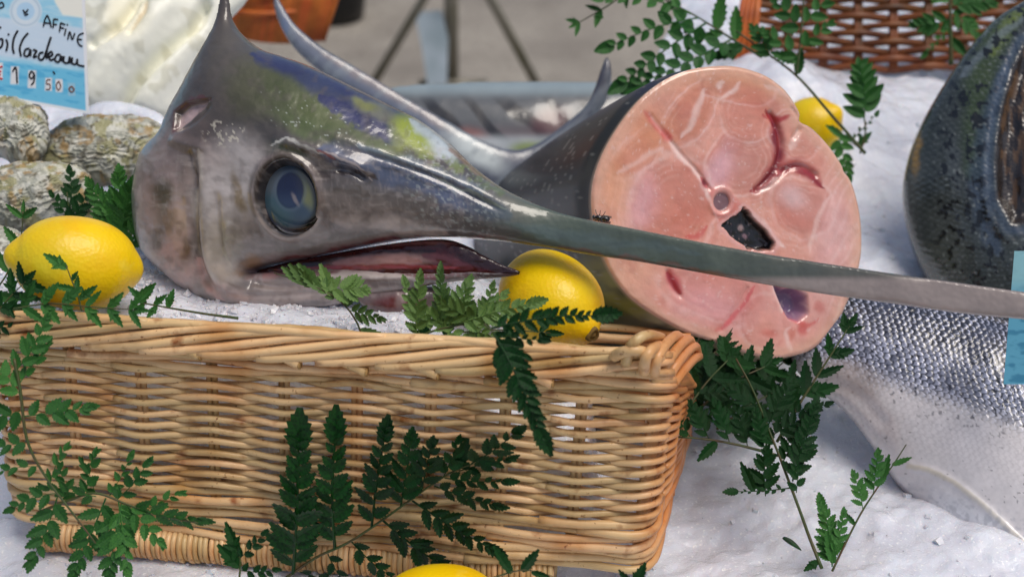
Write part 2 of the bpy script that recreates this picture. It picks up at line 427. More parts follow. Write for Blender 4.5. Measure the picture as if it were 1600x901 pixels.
def rod(s0, s1, tf, of, r0, r1=None, n=None, name='willow_rod', m=None, sides=7, wob=.0006):
    n = n or max(8, int(abs(s1-s0)/SP*9)); s = np.linspace(s0, s1, n)
    k = random.randrange(1000)
    t = np.array([tf(x) for x in s])+wob/.17*2*noise(s*40, s*0+k, 1.0, 21, 2); o = np.array([of(x) for x in s])
    Pn = wall(s, t)+wnorm(s, t)*o[:, None]
    r = np.linspace(r0, r1 or r0, n)*(1+.14*noise(s*60, s*0+k*1.7, 1.0, 22, 2))
    A = Acc().tube(Pn, r, sides)
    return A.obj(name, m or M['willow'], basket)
A_ = .0038
rows = 11; t_lo, t_hi = .235, .80
for k in range(rows):                               # paired weavers crossing between the stakes
    t0 = t_lo+(t_hi-t_lo)*(k+.5)/rows; dt = (t_hi-t_lo)/rows
    tw = random.uniform(-.004, .004)
    for q, sg in ((0, 1), (1, -1)):
        sp0 = 0.0
        while sp0 < 1.0:                            # each rod runs four or five stakes, then the next one takes over
            Ln = SP*random.choice((4, 5, 5, 6)); sp1 = min(1.0, sp0+Ln)
            if 1-sp1 < SP*1.5: sp1 = 1.0
            def ph(s, q=q): return math.pi*((s-s_bl)/SP+q)
            rod(sp0, sp1, lambda s, t0=t0, sg=sg: t0+tw+.008+sg*.25*dt*math.sin(ph(s))**2-(1-math.cos(ph(s)))*A_*.50/.17, lambda s: A_*math.cos(ph(s))*1.05+.0003*sg,
                  .00245, .00215, n=max(14, int((sp1-sp0)/SP*11)))
            sp0 = sp1-0.0001
            if sp1 >= 1: break
def wale(ts, r, base=0.0):
    for k, t0 in enumerate(ts):
        sp0 = -.02+random.uniform(0, .1)*0; first = True; p = random.random()*3
        while sp0 < 1:
            sp1 = min(1.0, sp0+SP*random.uniform(3.2, 6))
            if 1-sp1 < SP: sp1 = 1.0
            sl = random.uniform(-.010, .010)
            rod(max(0, sp0), sp1, lambda s, a=sp0, b=sp1: t0+sl*((s-a)/(b-a)-.5), lambda s: base+.0020+.0026*math.cos(2*math.pi*((s-s_bl)/SP/3+k/3+p)), r*1.1, r*.85)
            sp0 = sp1-SP*.25
            if sp1 >= 1: break
wale([.012, .048, .082, .118, .152, .188, .222], .0030)
wale([.805, .835, .865], .0028)
# rim: long tapered rods laid one over the other, their butts ending below
def rimrods():
    n = 15; start = -.06
    for k in range(n):
        a = start+k*SP*.80; b = a+SP*3.3
        if a > s_br-.02: break
        bb = min(b, s_br+.004)
        rod(max(0, a), bb, lambda s, a=a, b=b: .885+.105*sm((s-a)/(b-a), 0, .9), lambda s, a=a, b=b: .0078-.0050*sm((s-a)/(b-a), .15, 1.0), .0034, .0024, wob=.0004)
        # cut butt end
    for s_, t_ in ((s_bl+SP*4.25, .868), (s_bl+SP*5.15, .855), (s_bl+SP*6.1, .862), (s_bl+SP*2.9, .875), (s_bl+SP*7.6, .86)):
        rod(s_-SP*.55, s_, lambda s, e=s_, tt=t_: tt+.05*(e-s)/(SP*.55), lambda s, e=s_: .0085-.004*(e-s)/(SP*.55), .0030, .0032, n=8)
        p = wall(np.array(s_+.0006), np.array(t_))+wnorm(np.array([s_]), np.array([t_]))[0]*.0086
        ax = ex*.0007+wnorm(np.array([s_]), np.array([t_]))[0]*.0001
        Acc().tube(np.array([p-ax*.4, p+ax]), .0030, 12).obj('cut_end', M['wcut'], basket)
rimrods()
for k in range(6):
    rod(0, s_br+.006, lambda s, k=k: .905+.017*k+.004*math.sin(s*38+k*1.9), lambda s, k=k: (.0040, .0030, .0012, -.001, -.0035, .0028)[k]+.0014*math.sin(s*31+k*2.4), .0031, .0028)
for k in range(7):                                  # side rim
    rod(s_br-.01, 1, lambda s, k=k: .88+.018*k+.006*math.sin(s*50+k), lambda s, k=k: .003-.0012*k, .0030)
# corner: short rods turned over the rim
def cn(x, y, dz=0): return P(x, y, .872+.055*max(0, (x-1010))/70+dz)
for k, pts in enumerate(([(978, 566, .012), (984, 545, 0), (996, 530, -.003), (1014, 523, .002), (1034, 527, .014)], [(1006, 580, .010), (1009, 560, -.003), (1018, 546, -.006), (1032, 540, .004), (1040, 548, .014)],
     [(1022, 583, .010), (1026, 562, -.005), (1038, 540, -.004), (1056, 524, .012), (1064, 530, .03)], [(1034, 580, .006), (1046, 560, -.004), (1062, 540, .004), (1076, 530, .022), (1082, 540, .035)],
     [(1046, 584, .004), (1058, 566, .000), (1074, 548, .012), (1086, 541, .03), (1090, 552, .04)], [(1052, 598, .004), (1066, 580, .004), (1082, 562, .02), (1092, 556, .036)], [(960, 556, .012), (975, 549, 0), (1000, 548, -.002), (1030, 558, -.002), (1048, 578, .008)])):
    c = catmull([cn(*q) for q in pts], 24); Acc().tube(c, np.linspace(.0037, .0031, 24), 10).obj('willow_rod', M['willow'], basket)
# stakes: two side by side
for j in range(-1, 15):
    s0 = s_bl+j*SP
    if s0 < 0.01 or s0 > .99: continue
    if j in (0, 9): continue
    for e in (-1, 1):
        ts = np.linspace(.0, .93, 8); s = np.full(8, s0+e*.0019/Ltot+0.0)
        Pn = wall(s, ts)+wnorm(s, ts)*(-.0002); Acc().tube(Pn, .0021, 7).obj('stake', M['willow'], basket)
for s0 in (s_bl, s_br, s_br+.004, 0.995):
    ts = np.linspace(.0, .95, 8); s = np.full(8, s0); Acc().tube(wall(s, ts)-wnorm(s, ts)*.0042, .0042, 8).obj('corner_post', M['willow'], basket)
# back wall, low inside the basket
bL_, bR_ = wall(np.array(0.0), np.array(0.0)), wall(np.array(1.0), np.array(0.0))
for k in range(17):
    x = np.linspace(0, 1, 60); Pk = bL_+(bR_-bL_)*x[:, None]+np.array([0, 0, .004+.0054*k])
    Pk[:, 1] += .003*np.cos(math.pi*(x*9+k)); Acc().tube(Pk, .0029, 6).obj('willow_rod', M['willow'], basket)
# foot: a core rod bound with split willow
f0, f1 = on_z(62, 835, zb-.010), on_z(866, 897, zb-.012); f2 = f1+side*.16
Acc().tube(np.array([f0+lside*.15, f0, f1]), .0065, 10).obj('foot_rod', M['willow'], basket)
nwr = 96; fl = np.linalg.norm(f1-f0); dirf = (f1-f0)/fl
ring = []
base_me = None
for k in range(nwr):
    c = f0+(f1-f0)*(k+.5)/nwr
    if base_me is None:
        th = np.linspace(0, 2*math.pi, 15)
        hel = np.stack([(th/6.283-.5)*fl/nwr*.9, np.cos(th)*.0088, np.sin(th)*.0100], 1)
        V, F = tube(hel, .0021, 6)
        o = mesh_obj('binding', V, F, M['willow']); base_me = o.data
    else: o = link(bpy.data.objects.new('binding', base_me))
    o.parent = basket
    R = Matrix.Rotation(math.atan2(dirf[1], dirf[0])+random.uniform(-.05, .05), 4, 'Z') @ Matrix.Rotation(random.uniform(-.3, .3), 4, 'X') @ Matrix.Scale(random.uniform(.94, 1.05), 4)
    o.matrix_local = Matrix.Translation(Vector(c)-basket.location) @ R
# ------------------------------------------------------------------ swordfish head
headP = facing(450, 260, 1.02, yaw=math.radians(-16))
# yaw turns the plane so that the bill comes towards the viewer
head_poly = [(214, 330), (216, 285), (226, 240), (250, 214), (263, 205), (268, 178), (285, 148), (303, 112), (320, 78), (336, 42), (344, 0), (348, -30), (356, -30), (358, 2), (364, 34), (382, 58),
 (410, 78), (440, 88), (475, 100), (515, 118), (560, 140), (610, 165), (655, 188), (695, 218), (730, 252), (765, 280), (800, 302), (850, 324), (900, 339), (1000, 359), (1100, 379), (1200, 397), (1300, 413), (1400, 428), (1500, 442), (1600, 456), (1700, 470), (1800, 483),
 (1800, 517), (1700, 511), (1600, 499), (1500, 489), (1400, 475), (1300, 461), (1200, 445), (1100, 427), (1000, 409), (930, 399), (860, 387), (800, 379), (760, 375), (700, 371), (640, 374), (590, 381), (540, 391), (490, 402), (450, 409), (420, 415), (402, 422), (400, 426),
 (420, 424), (460, 421), (510, 418), (560, 420), (620, 423), (680, 422), (730, 420), (775, 423), (812, 427), (795, 432), (740, 437), (690, 442), (650, 450), (610, 458), (570, 466), (520, 478), (470, 484), (420, 488), (370, 486), (335, 478), (300, 458), (268, 432), (240, 408), (222, 378)]
billedge = catmull([(480, 250), (560, 262), (640, 268), (720, 300), (800, 340), (860, 352), (1000, 372), (1200, 408), (1600, 466)], 60)
def head_disp(X, Y):
    D = np.zeros_like(X)
    def groove(pts, w, dep):
        d, t = seg_dist(X, Y, catmull(pts, len(pts)*6)); return -dep*np.exp(-(d/w)**2)*np.clip(6*t, 0, 1)*np.clip(6*(1-t), 0, 1)
    # eye socket: dished with raised rim
    th = math.radians(-14); u = ((X-449)*math.cos(th)+(Y-307)*math.sin(th))/44; v = (-(X-449)*math.sin(th)+(Y-307)*math.cos(th))/56
    r = np.hypot(u, v)
    D += -24*(1-sm(r, .82, 1.05))+7*np.exp(-((r-1.16)/.13)**2)
    # brow ridge over the eye, running on into the bill
    D += groove([(425, 228), (470, 224), (520, 240), (560, 256), (590, 272)], 14, -13)
    D += groove([(520, 262), (550, 268), (575, 282)], 5, 7)
    D += groove([(560, 235), (620, 255), (690, 282), (750, 312), (790, 332)], 5, 5)
    D += groove([(470, 190), (560, 225), (660, 262), (740, 290), (800, 322)], 16, -9)
    # gill cover edge and its ridges
    D += groove([(300, 232), (303, 280), (304, 330), (306, 380), (318, 430), (345, 465)], 8, 11)
    D += groove([(314, 226), (318, 290), (318, 340), (326, 400), (350, 442), (380, 462)], 13, -7)
    D += groove([(338, 300), (340, 350), (352, 400)], 6, 5)
    D += groove([(360, 345), (352, 380), (362, 410)], 5, -4)
    D += groove([(268, 205), (300, 190), (330, 160)], 4, 8)
    D += groove([(262, 214), (290, 225), (330, 232)], 9, -6)
    # lips
    D += groove([(420, 402), (480, 388), (560, 374), (660, 360), (760, 362)], 10, -3)
    D += groove([(430, 436), (520, 434), (620, 434), (700, 432)], 8, -6)
    D += groove([(392, 440), (420, 446), (470, 448)], 6, 6)
    D += groove([(330, 452), (400, 462), (480, 458), (560, 452)], 5, 4)
    D += groove([(372, 415), (390, 430), (386, 455)], 6, 6)
    # cut wound behind the head
    D += -14*(1-sm(sdf_poly(X, Y, [(270, 204), (272, 175), (290, 160), (331, 153), (318, 168), (295, 190)])*-1, -6, 2))
    D += 5*noise(X, Y, 70, 31, 2)+2.6*noise(X, Y, 18, 32, 3)*(X < 760)+.7*noise(X, Y, 7, 33, 2)
    D += 0.4*noise(X*.18, Y, 5, 34, 2)*(X > 640)
    return D
def head_paint(X, Y):
    p = Paint(X, Y, (128, 119, 116), 11, 34, 41)
    # dark back
    p.mix(sm(-Y-.42*(X-330)*-1, -225, -150)*(X < 760), (84, 78, 76))
    p.blob(330, 130, 110, 120, (78, 71, 66), .9); p.blob(370, 90, 60, 60, (84, 80, 74), .8)
    p.blob(390, 215, 70, 35, (64, 62, 60), .75, 10); p.blob(295, 215, 60, 35, (98, 84, 80), .7)
    p.blob(400, 135, 48, 60, (74, 76, 50), .7, 30); p.blob(455, 150, 60, 52, (78, 88, 50), .8, 25)
    p.blob(520, 185, 75, 26, (86, 98, 52), .8, 24); p.blob(480, 200, 60, 18, (90, 104, 62), .7, 20)
    p.stroke([(395, 84), (450, 100), (510, 128), (570, 158), (640, 188), (690, 214)], 40, (40, 46, 90), .9, .7)
    p.stroke([(470, 118), (520, 148), (560, 172)], 22, (54, 62, 90), .7)
    p.stroke([(500, 152), (545, 178), (600, 205), (640, 224)], 22, (34, 40, 88), .9, .4)
    p.stroke([(515, 170), (560, 196), (620, 222)], 18, (44, 50, 100), .8, .5, nz=(9, 51))
    p.blob(585, 175, 42, 15, (116, 118, 104), .9, 26); p.blob(570, 168, 22, 8, (130, 134, 74), .8, 26)
    p.blob(640, 205, 34, 30, (146, 160, 56), .95, 30); p.blob(655, 225, 30, 16, (150, 164, 66), .9, 30)
    p.blob(605, 235, 60, 14, (108, 122, 78), .7, 24)
    p.stroke([(640, 188), (690, 216), (715, 245)], 26, (178, 190, 196), .9, .7); p.blob(690, 235, 30, 14, (190, 200, 206), .85, 40)
    p.stroke([(650, 240), (700, 256), (745, 282), (790, 305)], 26, (118, 132, 76), .8, .7, nz=(7, 52))
    p.stroke([(700, 222), (716, 240), (735, 262), (765, 286)], 8, (146, 116, 96), .8)
    p.stroke([(560, 225), (640, 255), (700, 275), (760, 305)], 16, (128, 142, 152), .8)
    # blue-grey side of the snout
    p.stroke([(505, 232), (570, 258), (650, 285), (730, 312), (800, 338)], 52, (86, 96, 122), .9, .7)
    p.stroke([(540, 300), (600, 308), (680, 322)], 34, (104, 98, 96), .8)
    p.stroke([(680, 276), (740, 304), (790, 326)], 6, (172, 184, 172), .8)
    p.stroke([(600, 262), (650, 280), (700, 300)], 5, (60, 66, 84), .7)
    # bill
    b = sm(X, 700, 860); p.mix(b, (78, 92, 80), .92)
    p.mix(sm(X, 1050, 1400), (90, 86, 82), .8)
    p.stroke([(760, 350), (850, 358), (950, 375), (1100, 398)], 16, (88, 104, 102), .7)
    p.stroke([(760, 371), (860, 384), (960, 401), (1200, 442), (1600, 497), (1800, 515)], 7, (112, 78, 66), .7, taper=False)
    p.stroke([(700, 345), (760, 355), (820, 365)], 20, (92, 88, 88), .6)
    p.mix(sm(noise(X*.12, Y, 4, 61, 3), .02, .2)*b, (80, 90, 88), .3)
    # cheek and lip
    p.blob(368, 275, 56, 66, (182, 176, 176), .9, 0); p.blob(340, 330, 34, 80, (184, 176, 172), .7)
    p.blob(395, 335, 40, 45, (168, 160, 156), .7); p.blob(375, 300, 9, 38, (118, 98, 58), .8, -10)
    p.stroke([(520, 345), (590, 348), (650, 356), (700, 362)], 26, (206, 190, 180), .9)
    p.stroke([(460, 340), (540, 330), (620, 325)], 34, (126, 116, 112), .7)
    p.stroke([(430, 395), (500, 382), (570, 368), (620, 366)], 16, (96, 88, 80), .7)
    p.stroke([(420, 412), (480, 401), (560, 386), (640, 373), (760, 372)], 8, (112, 34, 34), .95)
    # above and around the eye
    p.blob(452, 238, 38, 14, (52, 62, 34), .95, 12); p.blob(500, 272, 22, 12, (60, 42, 30), .9, 35); p.blob(520, 292, 26, 14, (92, 86, 84), .7)
    p.stroke([(422, 226), (458, 218), (490, 232), (512, 240)], 5, (196, 196, 190), .85); p.stroke([(510, 236), (535, 246), (565, 262), (580, 282)], 5, (190, 178, 176), .85)
    p.stroke([(500, 268), (540, 274), (575, 272), (590, 282)], 7, (44, 26, 20), .9, nz=None); p.stroke([(500, 232), (530, 250)], 4, (140, 60, 46), .8)
    th = math.radians(-14); u = ((X-449)*math.cos(th)+(Y-307)*math.sin(th))/44; v = (-(X-449)*math.sin(th)+(Y-307)*math.cos(th))/56; r = np.hypot(u, v)
    p.mix(sm(r, 1.36, 1.15)*0+(1-sm(r, 1.18, 1.42)), (110, 96, 92), .7); p.mix((1-sm(r, 1.06, 1.16)), (34, 28, 28), .97)
    p.mix(np.exp(-((r-1.2)/.07)**2)*sm(Y, 318, 345), (206, 192, 184), .8)
    # gill cover
    p.blob(255, 300, 45, 100, (152, 132, 128), .75); p.blob(247, 312, 22, 30, (82, 76, 56), .85, 20); p.blob(240, 362, 18, 34, (86, 78, 58), .8); p.blob(290, 290, 12, 60, (96, 84, 72), .7)
    p.blob(270, 372, 22, 40, (196, 168, 164), .75); p.blob(262, 400, 22, 26, (208, 168, 164), .6)
    p.blob(290, 392, 10, 16, (98, 74, 62), .8); p.stroke([(218, 290), (216, 340), (232, 392), (290, 450)], 10, (172, 156, 150), .7)
    p.stroke([(300, 235), (304, 300), (305, 380), (316, 430), (340, 464)], 6, (62, 52, 48), .75)
    p.stroke([(316, 232), (312, 290), (308, 350), (322, 400), (342, 440), (380, 458)], 15, (214, 204, 194), .75, .9)
    p.stroke([(308, 400), (322, 440), (350, 468)], 10, (200, 160, 152), .8); p.blob(325, 440, 8, 12, (128, 112, 104), .8); p.blob(345, 452, 7, 8, (124, 110, 104), .8)
    p.blob(350, 380, 32, 42, (158, 150, 134), .7); p.stroke([(350, 350), (346, 390), (362, 420)], 6, (188, 182, 160), .7)
    p.blob(385, 412, 22, 14, (146, 108, 70), .85, -30); p.blob(372, 425, 8, 6, (120, 84, 58), .8)
    p.blob(412, 430, 26, 12, (212, 160, 158), .9, -10); p.stroke([(388, 442), (400, 432), (402, 446)], 6, (206, 196, 196), .7)
    for (x, y, rx, ry, c_, al, a_) in ((234, 330, 16, 60, (196, 168, 164), .6, 0), (280, 340, 16, 70, (190, 170, 168), .6, 8), (292, 430, 26, 30, (206, 172, 168), .7, 30), (262, 350, 14, 26, (78, 68, 52), .6, 20), (244, 300, 18, 24, (70, 62, 46), .7, 20), (238, 374, 14, 20, (74, 66, 50), .6, 0),
                     (345, 300, 24, 40, (196, 188, 188), .6, 0), (352, 420, 26, 22, (200, 186, 172), .7, 20), (430, 470, 90, 10, (196, 178, 176), .6, -2), (395, 360, 26, 16, (108, 100, 92), .5, 20), (335, 250, 30, 22, (170, 156, 152), .5, 0), (560, 335, 60, 10, (120, 108, 102), .5, 0), (480, 365, 50, 12, (164, 152, 146), .5, -8)):
        p.blob(x, y, rx, ry, c_, al, a_, .9)
    # lower jaw
    j = sm(Y, 428, 440)*sm(X, 380, 420); p.mix(j, (168, 154, 150), .75)
    p.stroke([(430, 426), (520, 424), (620, 428), (700, 430), (812, 427)], 8, (124, 74, 84), .8, taper=False)
    p.stroke([(470, 432), (560, 430), (660, 434)], 10, (204, 194, 190), .8)
    p.stroke([(560, 444), (640, 444), (720, 436)], 14, (92, 76, 72), .8); p.blob(770, 428, 50, 8, (62, 44, 46), .9)
    p.stroke([(370, 470), (440, 466), (540, 460)], 14, (160, 148, 146), .6); p.stroke([(360, 482), (440, 484), (520, 474)], 10, (122, 116, 120), .7)
    p.blob(355, 455, 40, 14, (196, 158, 148), .5, 20)
    w = 1-sm(-sdf_poly(X, Y, [(272, 204), (276, 178), (292, 164), (329, 156), (316, 170), (295, 188)]), -3, 1)
    p.mix(w, (196, 170, 170), .95)
    p.stroke([(268, 206), (272, 176), (290, 160), (330, 153)], 5, (88, 56, 58), .85, taper=False)
    # mottling, scuffs, flecks
    lf = 1-sm(X, 700, 800)
    p.mix(sm(noise(X, Y, 14, 71, 3), .04, .26)*lf, (92, 84, 80), .35); p.mix(sm(noise(X*.5, Y, 8, 72, 3), .06, .26)*lf*sm(Y, 200, 250), (176, 166, 162), .3)
    p.speck((1-sm(np.hypot((X-350)/40, (Y-208)/26), .6, 1)), 5, .14, (196, 190, 176), .8, 73)
    p.speck(sm(X, 390, 430)*(1-sm(X, 640, 700))*(1-sm(np.abs(Y-(175+.3*(X-450))), 16, 34)), 3.6, .28, (196, 204, 196), .6, 74)
    p.speck(sm(X, 620, 650)*(1-sm(X, 750, 800)), 4, .16, (180, 188, 184), .35, 75)
    p.mix(sm(noise(X, Y*.25, 3.2, 76, 2), .08, .25)*lf*sm(Y, 210, 260), (170, 160, 156), .2)
    p.gain(34, .22, 77); p.gain(6, .07, 78)
    return p.c
headT = thing('swordfish', headP.at(420, 470), 'large grey swordfish head with long bill lying across the basket, mouth ajar', 'fish head')
def head_tune(X, Y): return 1-.38*sm(X, 780, 900)
ho, hh, hs = inflate(head_poly, headP, 2.0, thick=.80, back=.9, disp=head_disp, paint=head_paint, name='head_skin', m=M['fish'], parent=headT, n_out=520, hfun=head_tune, post=lambda h, x, y: h*(1-sm(x, 820, 920))+8.5*np.tanh(h/7.0)*sm(x, 820, 920))
# eye
e_n = headP.n; ec = headP.at(449, 307, 0)
EX, EY, h_eye = hh(449, 307)
def eyeball():
    nr, na = 26, 64; V = []; C = []
    th = math.radians(-14)
    for i in range(nr+1):
        r = i/nr
        for k in range(na):
            a = 2*math.pi*k/na; x = r*math.cos(a)*38; y = r*math.sin(a)*49
            X = 449+x*math.cos(th)-y*math.sin(th); Y = 307+x*math.sin(th)+y*math.cos(th)
            V.append(headP.at((X-449)*1.20+EX-2, (Y-307)*1.18+EY-2, (h_eye+6+15*math.sqrt(max(0, 1-(r*.985)**2)))*hs)); C.append((X, Y))
    F = [(i*na+k, (i+1)*na+k, (i+1)*na+(k+1) % na, i*na+(k+1) % na) for i in range(nr) for k in range(na)]
    C = np.array(C); X, Y = C[:, 0], C[:, 1]
    u = ((X-449)*math.cos(th)+(Y-307)*math.sin(th)); v = (-(X-449)*math.sin(th)+(Y-307)*math.cos(th)); r = np.hypot(u/38, v/49)
    p = Paint(X, Y, (56, 72, 90), 2, 12, 81)
    p.blob(432, 325, 24, 34, (62, 90, 100), .8); p.blob(430, 285, 18, 24, (92, 100, 108), .8); p.blob(470, 300, 9, 28, (118, 122, 78), .85, -20)
    p.mix(sm(r, .82, .92), (60, 66, 84)); p.mix(sm(r, .74, .90)*sm(X-449, -14, 18), (12, 10, 10), .97); p.mix(sm(r, .92, 1), (24, 20, 22), .95)
    rp = np.hypot((X-452)/18, (Y-300)/24)
    p.mix(np.exp(-((rp-1.04)/.10)**2), (90, 102, 118), .45); p.mix(1-sm(rp, .88, 1.0), (24, 30, 62), .95)
    p.mix((1-sm(rp, .8, 1.0))*sm(Y, 296, 318), (46, 60, 88), .8)
    p.blob(459, 312, 3, 10, (150, 140, 140), .6, -25)
    o = mesh_obj('eye', np.array(V), F, M['eye'], None, p.c); adopt(o, headT)
eyeball()
# mouth lining seen between the jaws, and the bony lip rods
ml = [(402, 425), (440, 412), (500, 400), (560, 389), (640, 377), (696, 374), (730, 384), (758, 399), (788, 414), (812, 427), (740, 432), (640, 436), (520, 434), (440, 432)]
def mouth_paint(X, Y):
    p = Paint(X, Y, (70, 20, 22), 2, 14, 91)
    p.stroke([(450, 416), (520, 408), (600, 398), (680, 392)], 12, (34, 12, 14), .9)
    p.blob(600, 408, 85, 12, (176, 142, 134), .9, -3)
    p.stroke([(520, 412), (600, 404), (660, 408)], 14, (168, 118, 112), .9); p.blob(610, 405, 40, 9, (184, 140, 130), .8, -4)
    p.stroke([(430, 422), (520, 418), (620, 416), (720, 418)], 7, (150, 62, 66), .9); p.stroke([(660, 398), (700, 406), (740, 420)], 14, (104, 54, 60), .8)
    p.stroke([(560, 388), (640, 380), (720, 380)], 5, (150, 90, 84), .8)
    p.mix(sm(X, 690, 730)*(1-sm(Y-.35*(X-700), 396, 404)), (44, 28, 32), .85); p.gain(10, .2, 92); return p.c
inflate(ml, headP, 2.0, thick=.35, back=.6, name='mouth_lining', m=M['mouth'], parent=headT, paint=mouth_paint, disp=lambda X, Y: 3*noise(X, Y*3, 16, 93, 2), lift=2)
# gill tissue hanging below the throat
gp = [(560, 462), (600, 452), (650, 446), (690, 452), (680, 480), (640, 496), (600, 492), (570, 482)]
def gp_paint(X, Y):
    p = Paint(X, Y, (110, 96, 96), 4, 16, 95); p.blob(620, 474, 40, 14, (96, 40, 40), .9); p.blob(625, 468, 9, 16, (150, 130, 128), .8); p.gain(9, .25, 96); return p.c
inflate(gp, facing(620, 470, 1.0), 2.5, thick=.8, name='throat_flap', m=M['mouth'], parent=headT, paint=gp_paint, disp=lambda X, Y: 4*noise(X*2, Y, 20, 97, 2))

# ------------------------------------------------------------------ swordfish chunk
face = [(1110, 104), (1150, 104), (1192, 116), (1220, 134), (1237, 153), (1250, 176), (1251, 190), (1270, 201), (1296, 228), (1315, 256), (1320, 268), (1330, 282), (1339, 308), (1346, 345), (1347, 392), (1340, 430), (1326, 470), (1304, 512), (1272, 544), (1240, 556), (1205, 560), (1165, 551), (1120, 535), (1075, 520), (1030, 497), (985, 465), (955, 425), (938, 385), (926, 335), (926, 290), (940, 245), (965, 200), (998, 158), (1035, 128), (1072, 111)]
steakP = facing(1135, 330, 1.06, yaw=math.radians(16), tilt=math.radians(-4))
steakT = thing('swordfish_piece', steakP.at(1180, 555), 'thick round swordfish chunk, pink cut face towards the viewer and grey skin behind', 'fish steak')
fo = catmull(face, 200, True)
cx, cy = 1140.0, 330.0
ax = P(895, 392, 1.38)-P(cx, cy, 1.06)             # from the cut face to the far end
def flesh_disp(X, Y, sd):
    D = 3.0*noise(X, Y, 60, 101, 2)+1.0*noise(X, Y, 16, 102, 2)
    cav = sdf_poly(X+6*noise(X, Y, 9, 118, 2), Y+6*noise(X, Y, 9, 119, 2), CAV); D -= (20+2*noise(X, Y, 12, 117, 2))*sm(cav, -1.5, 4)
    v = np.hypot((X-1128)/13, (Y-315)/15); D -= 4*(1-sm(v, .85, 1.1)); D += 2*np.exp(-((v-1.4)/.25)**2)
    pk = sdf_poly(X, Y, POC); D -= 30*sm(pk, -2, 12)
    for pts, w, dep in GRV:
        d, _ = seg_dist(X, Y, catmull(pts, 18)); D -= dep*np.exp(-(d/w)**2)
    return D
CAV = [(1163, 325), (1180, 342), (1200, 364), (1213, 380), (1206, 392), (1190, 393), (1168, 388), (1146, 370), (1128, 354), (1144, 341), (1156, 334)]
POC = [(1206, 440), (1226, 450), (1244, 448), (1262, 462), (1264, 490), (1248, 503), (1232, 498), (1222, 480), (1214, 462)]
GRV = [([(1018, 182), (1040, 210), (1062, 238), (1090, 268), (1108, 294)], 3, 2.5), ([(1203, 178), (1216, 205), (1220, 235), (1208, 270), (1182, 296)], 5, 5), ([(1220, 266), (1250, 260), (1275, 274)], 5, 4),
       ([(1043, 424), (1050, 445), (1062, 462)], 4, 3), ([(1168, 450), (1150, 482), (1128, 515)], 3, 2), ([(1180, 300), (1205, 290), (1230, 265)], 3, 2), ([(1240, 170), (1254, 192), (1240, 215)], 4, 4)]
LOBES = ((1158, 250, 56, 50, -30, (210, 146, 130)), (1168, 182, 50, 34, 24, (222, 154, 134)), (1052, 322, 68, 78, 18, (220, 148, 128)), (1252, 326, 50, 50, 20, (212, 150, 136)), (1118, 452, 92, 48, 12, (222, 156, 146)),
         (1078, 180, 26, 62, 36, (216, 146, 118)), (995, 238, 26, 52, 50, (222, 156, 128)), (1245, 210, 40, 34, 40, (222, 164, 146)), (1196, 500, 40, 44, 0, (226, 166, 152)), (1150, 140, 60, 26, 10, (220, 158, 132)))
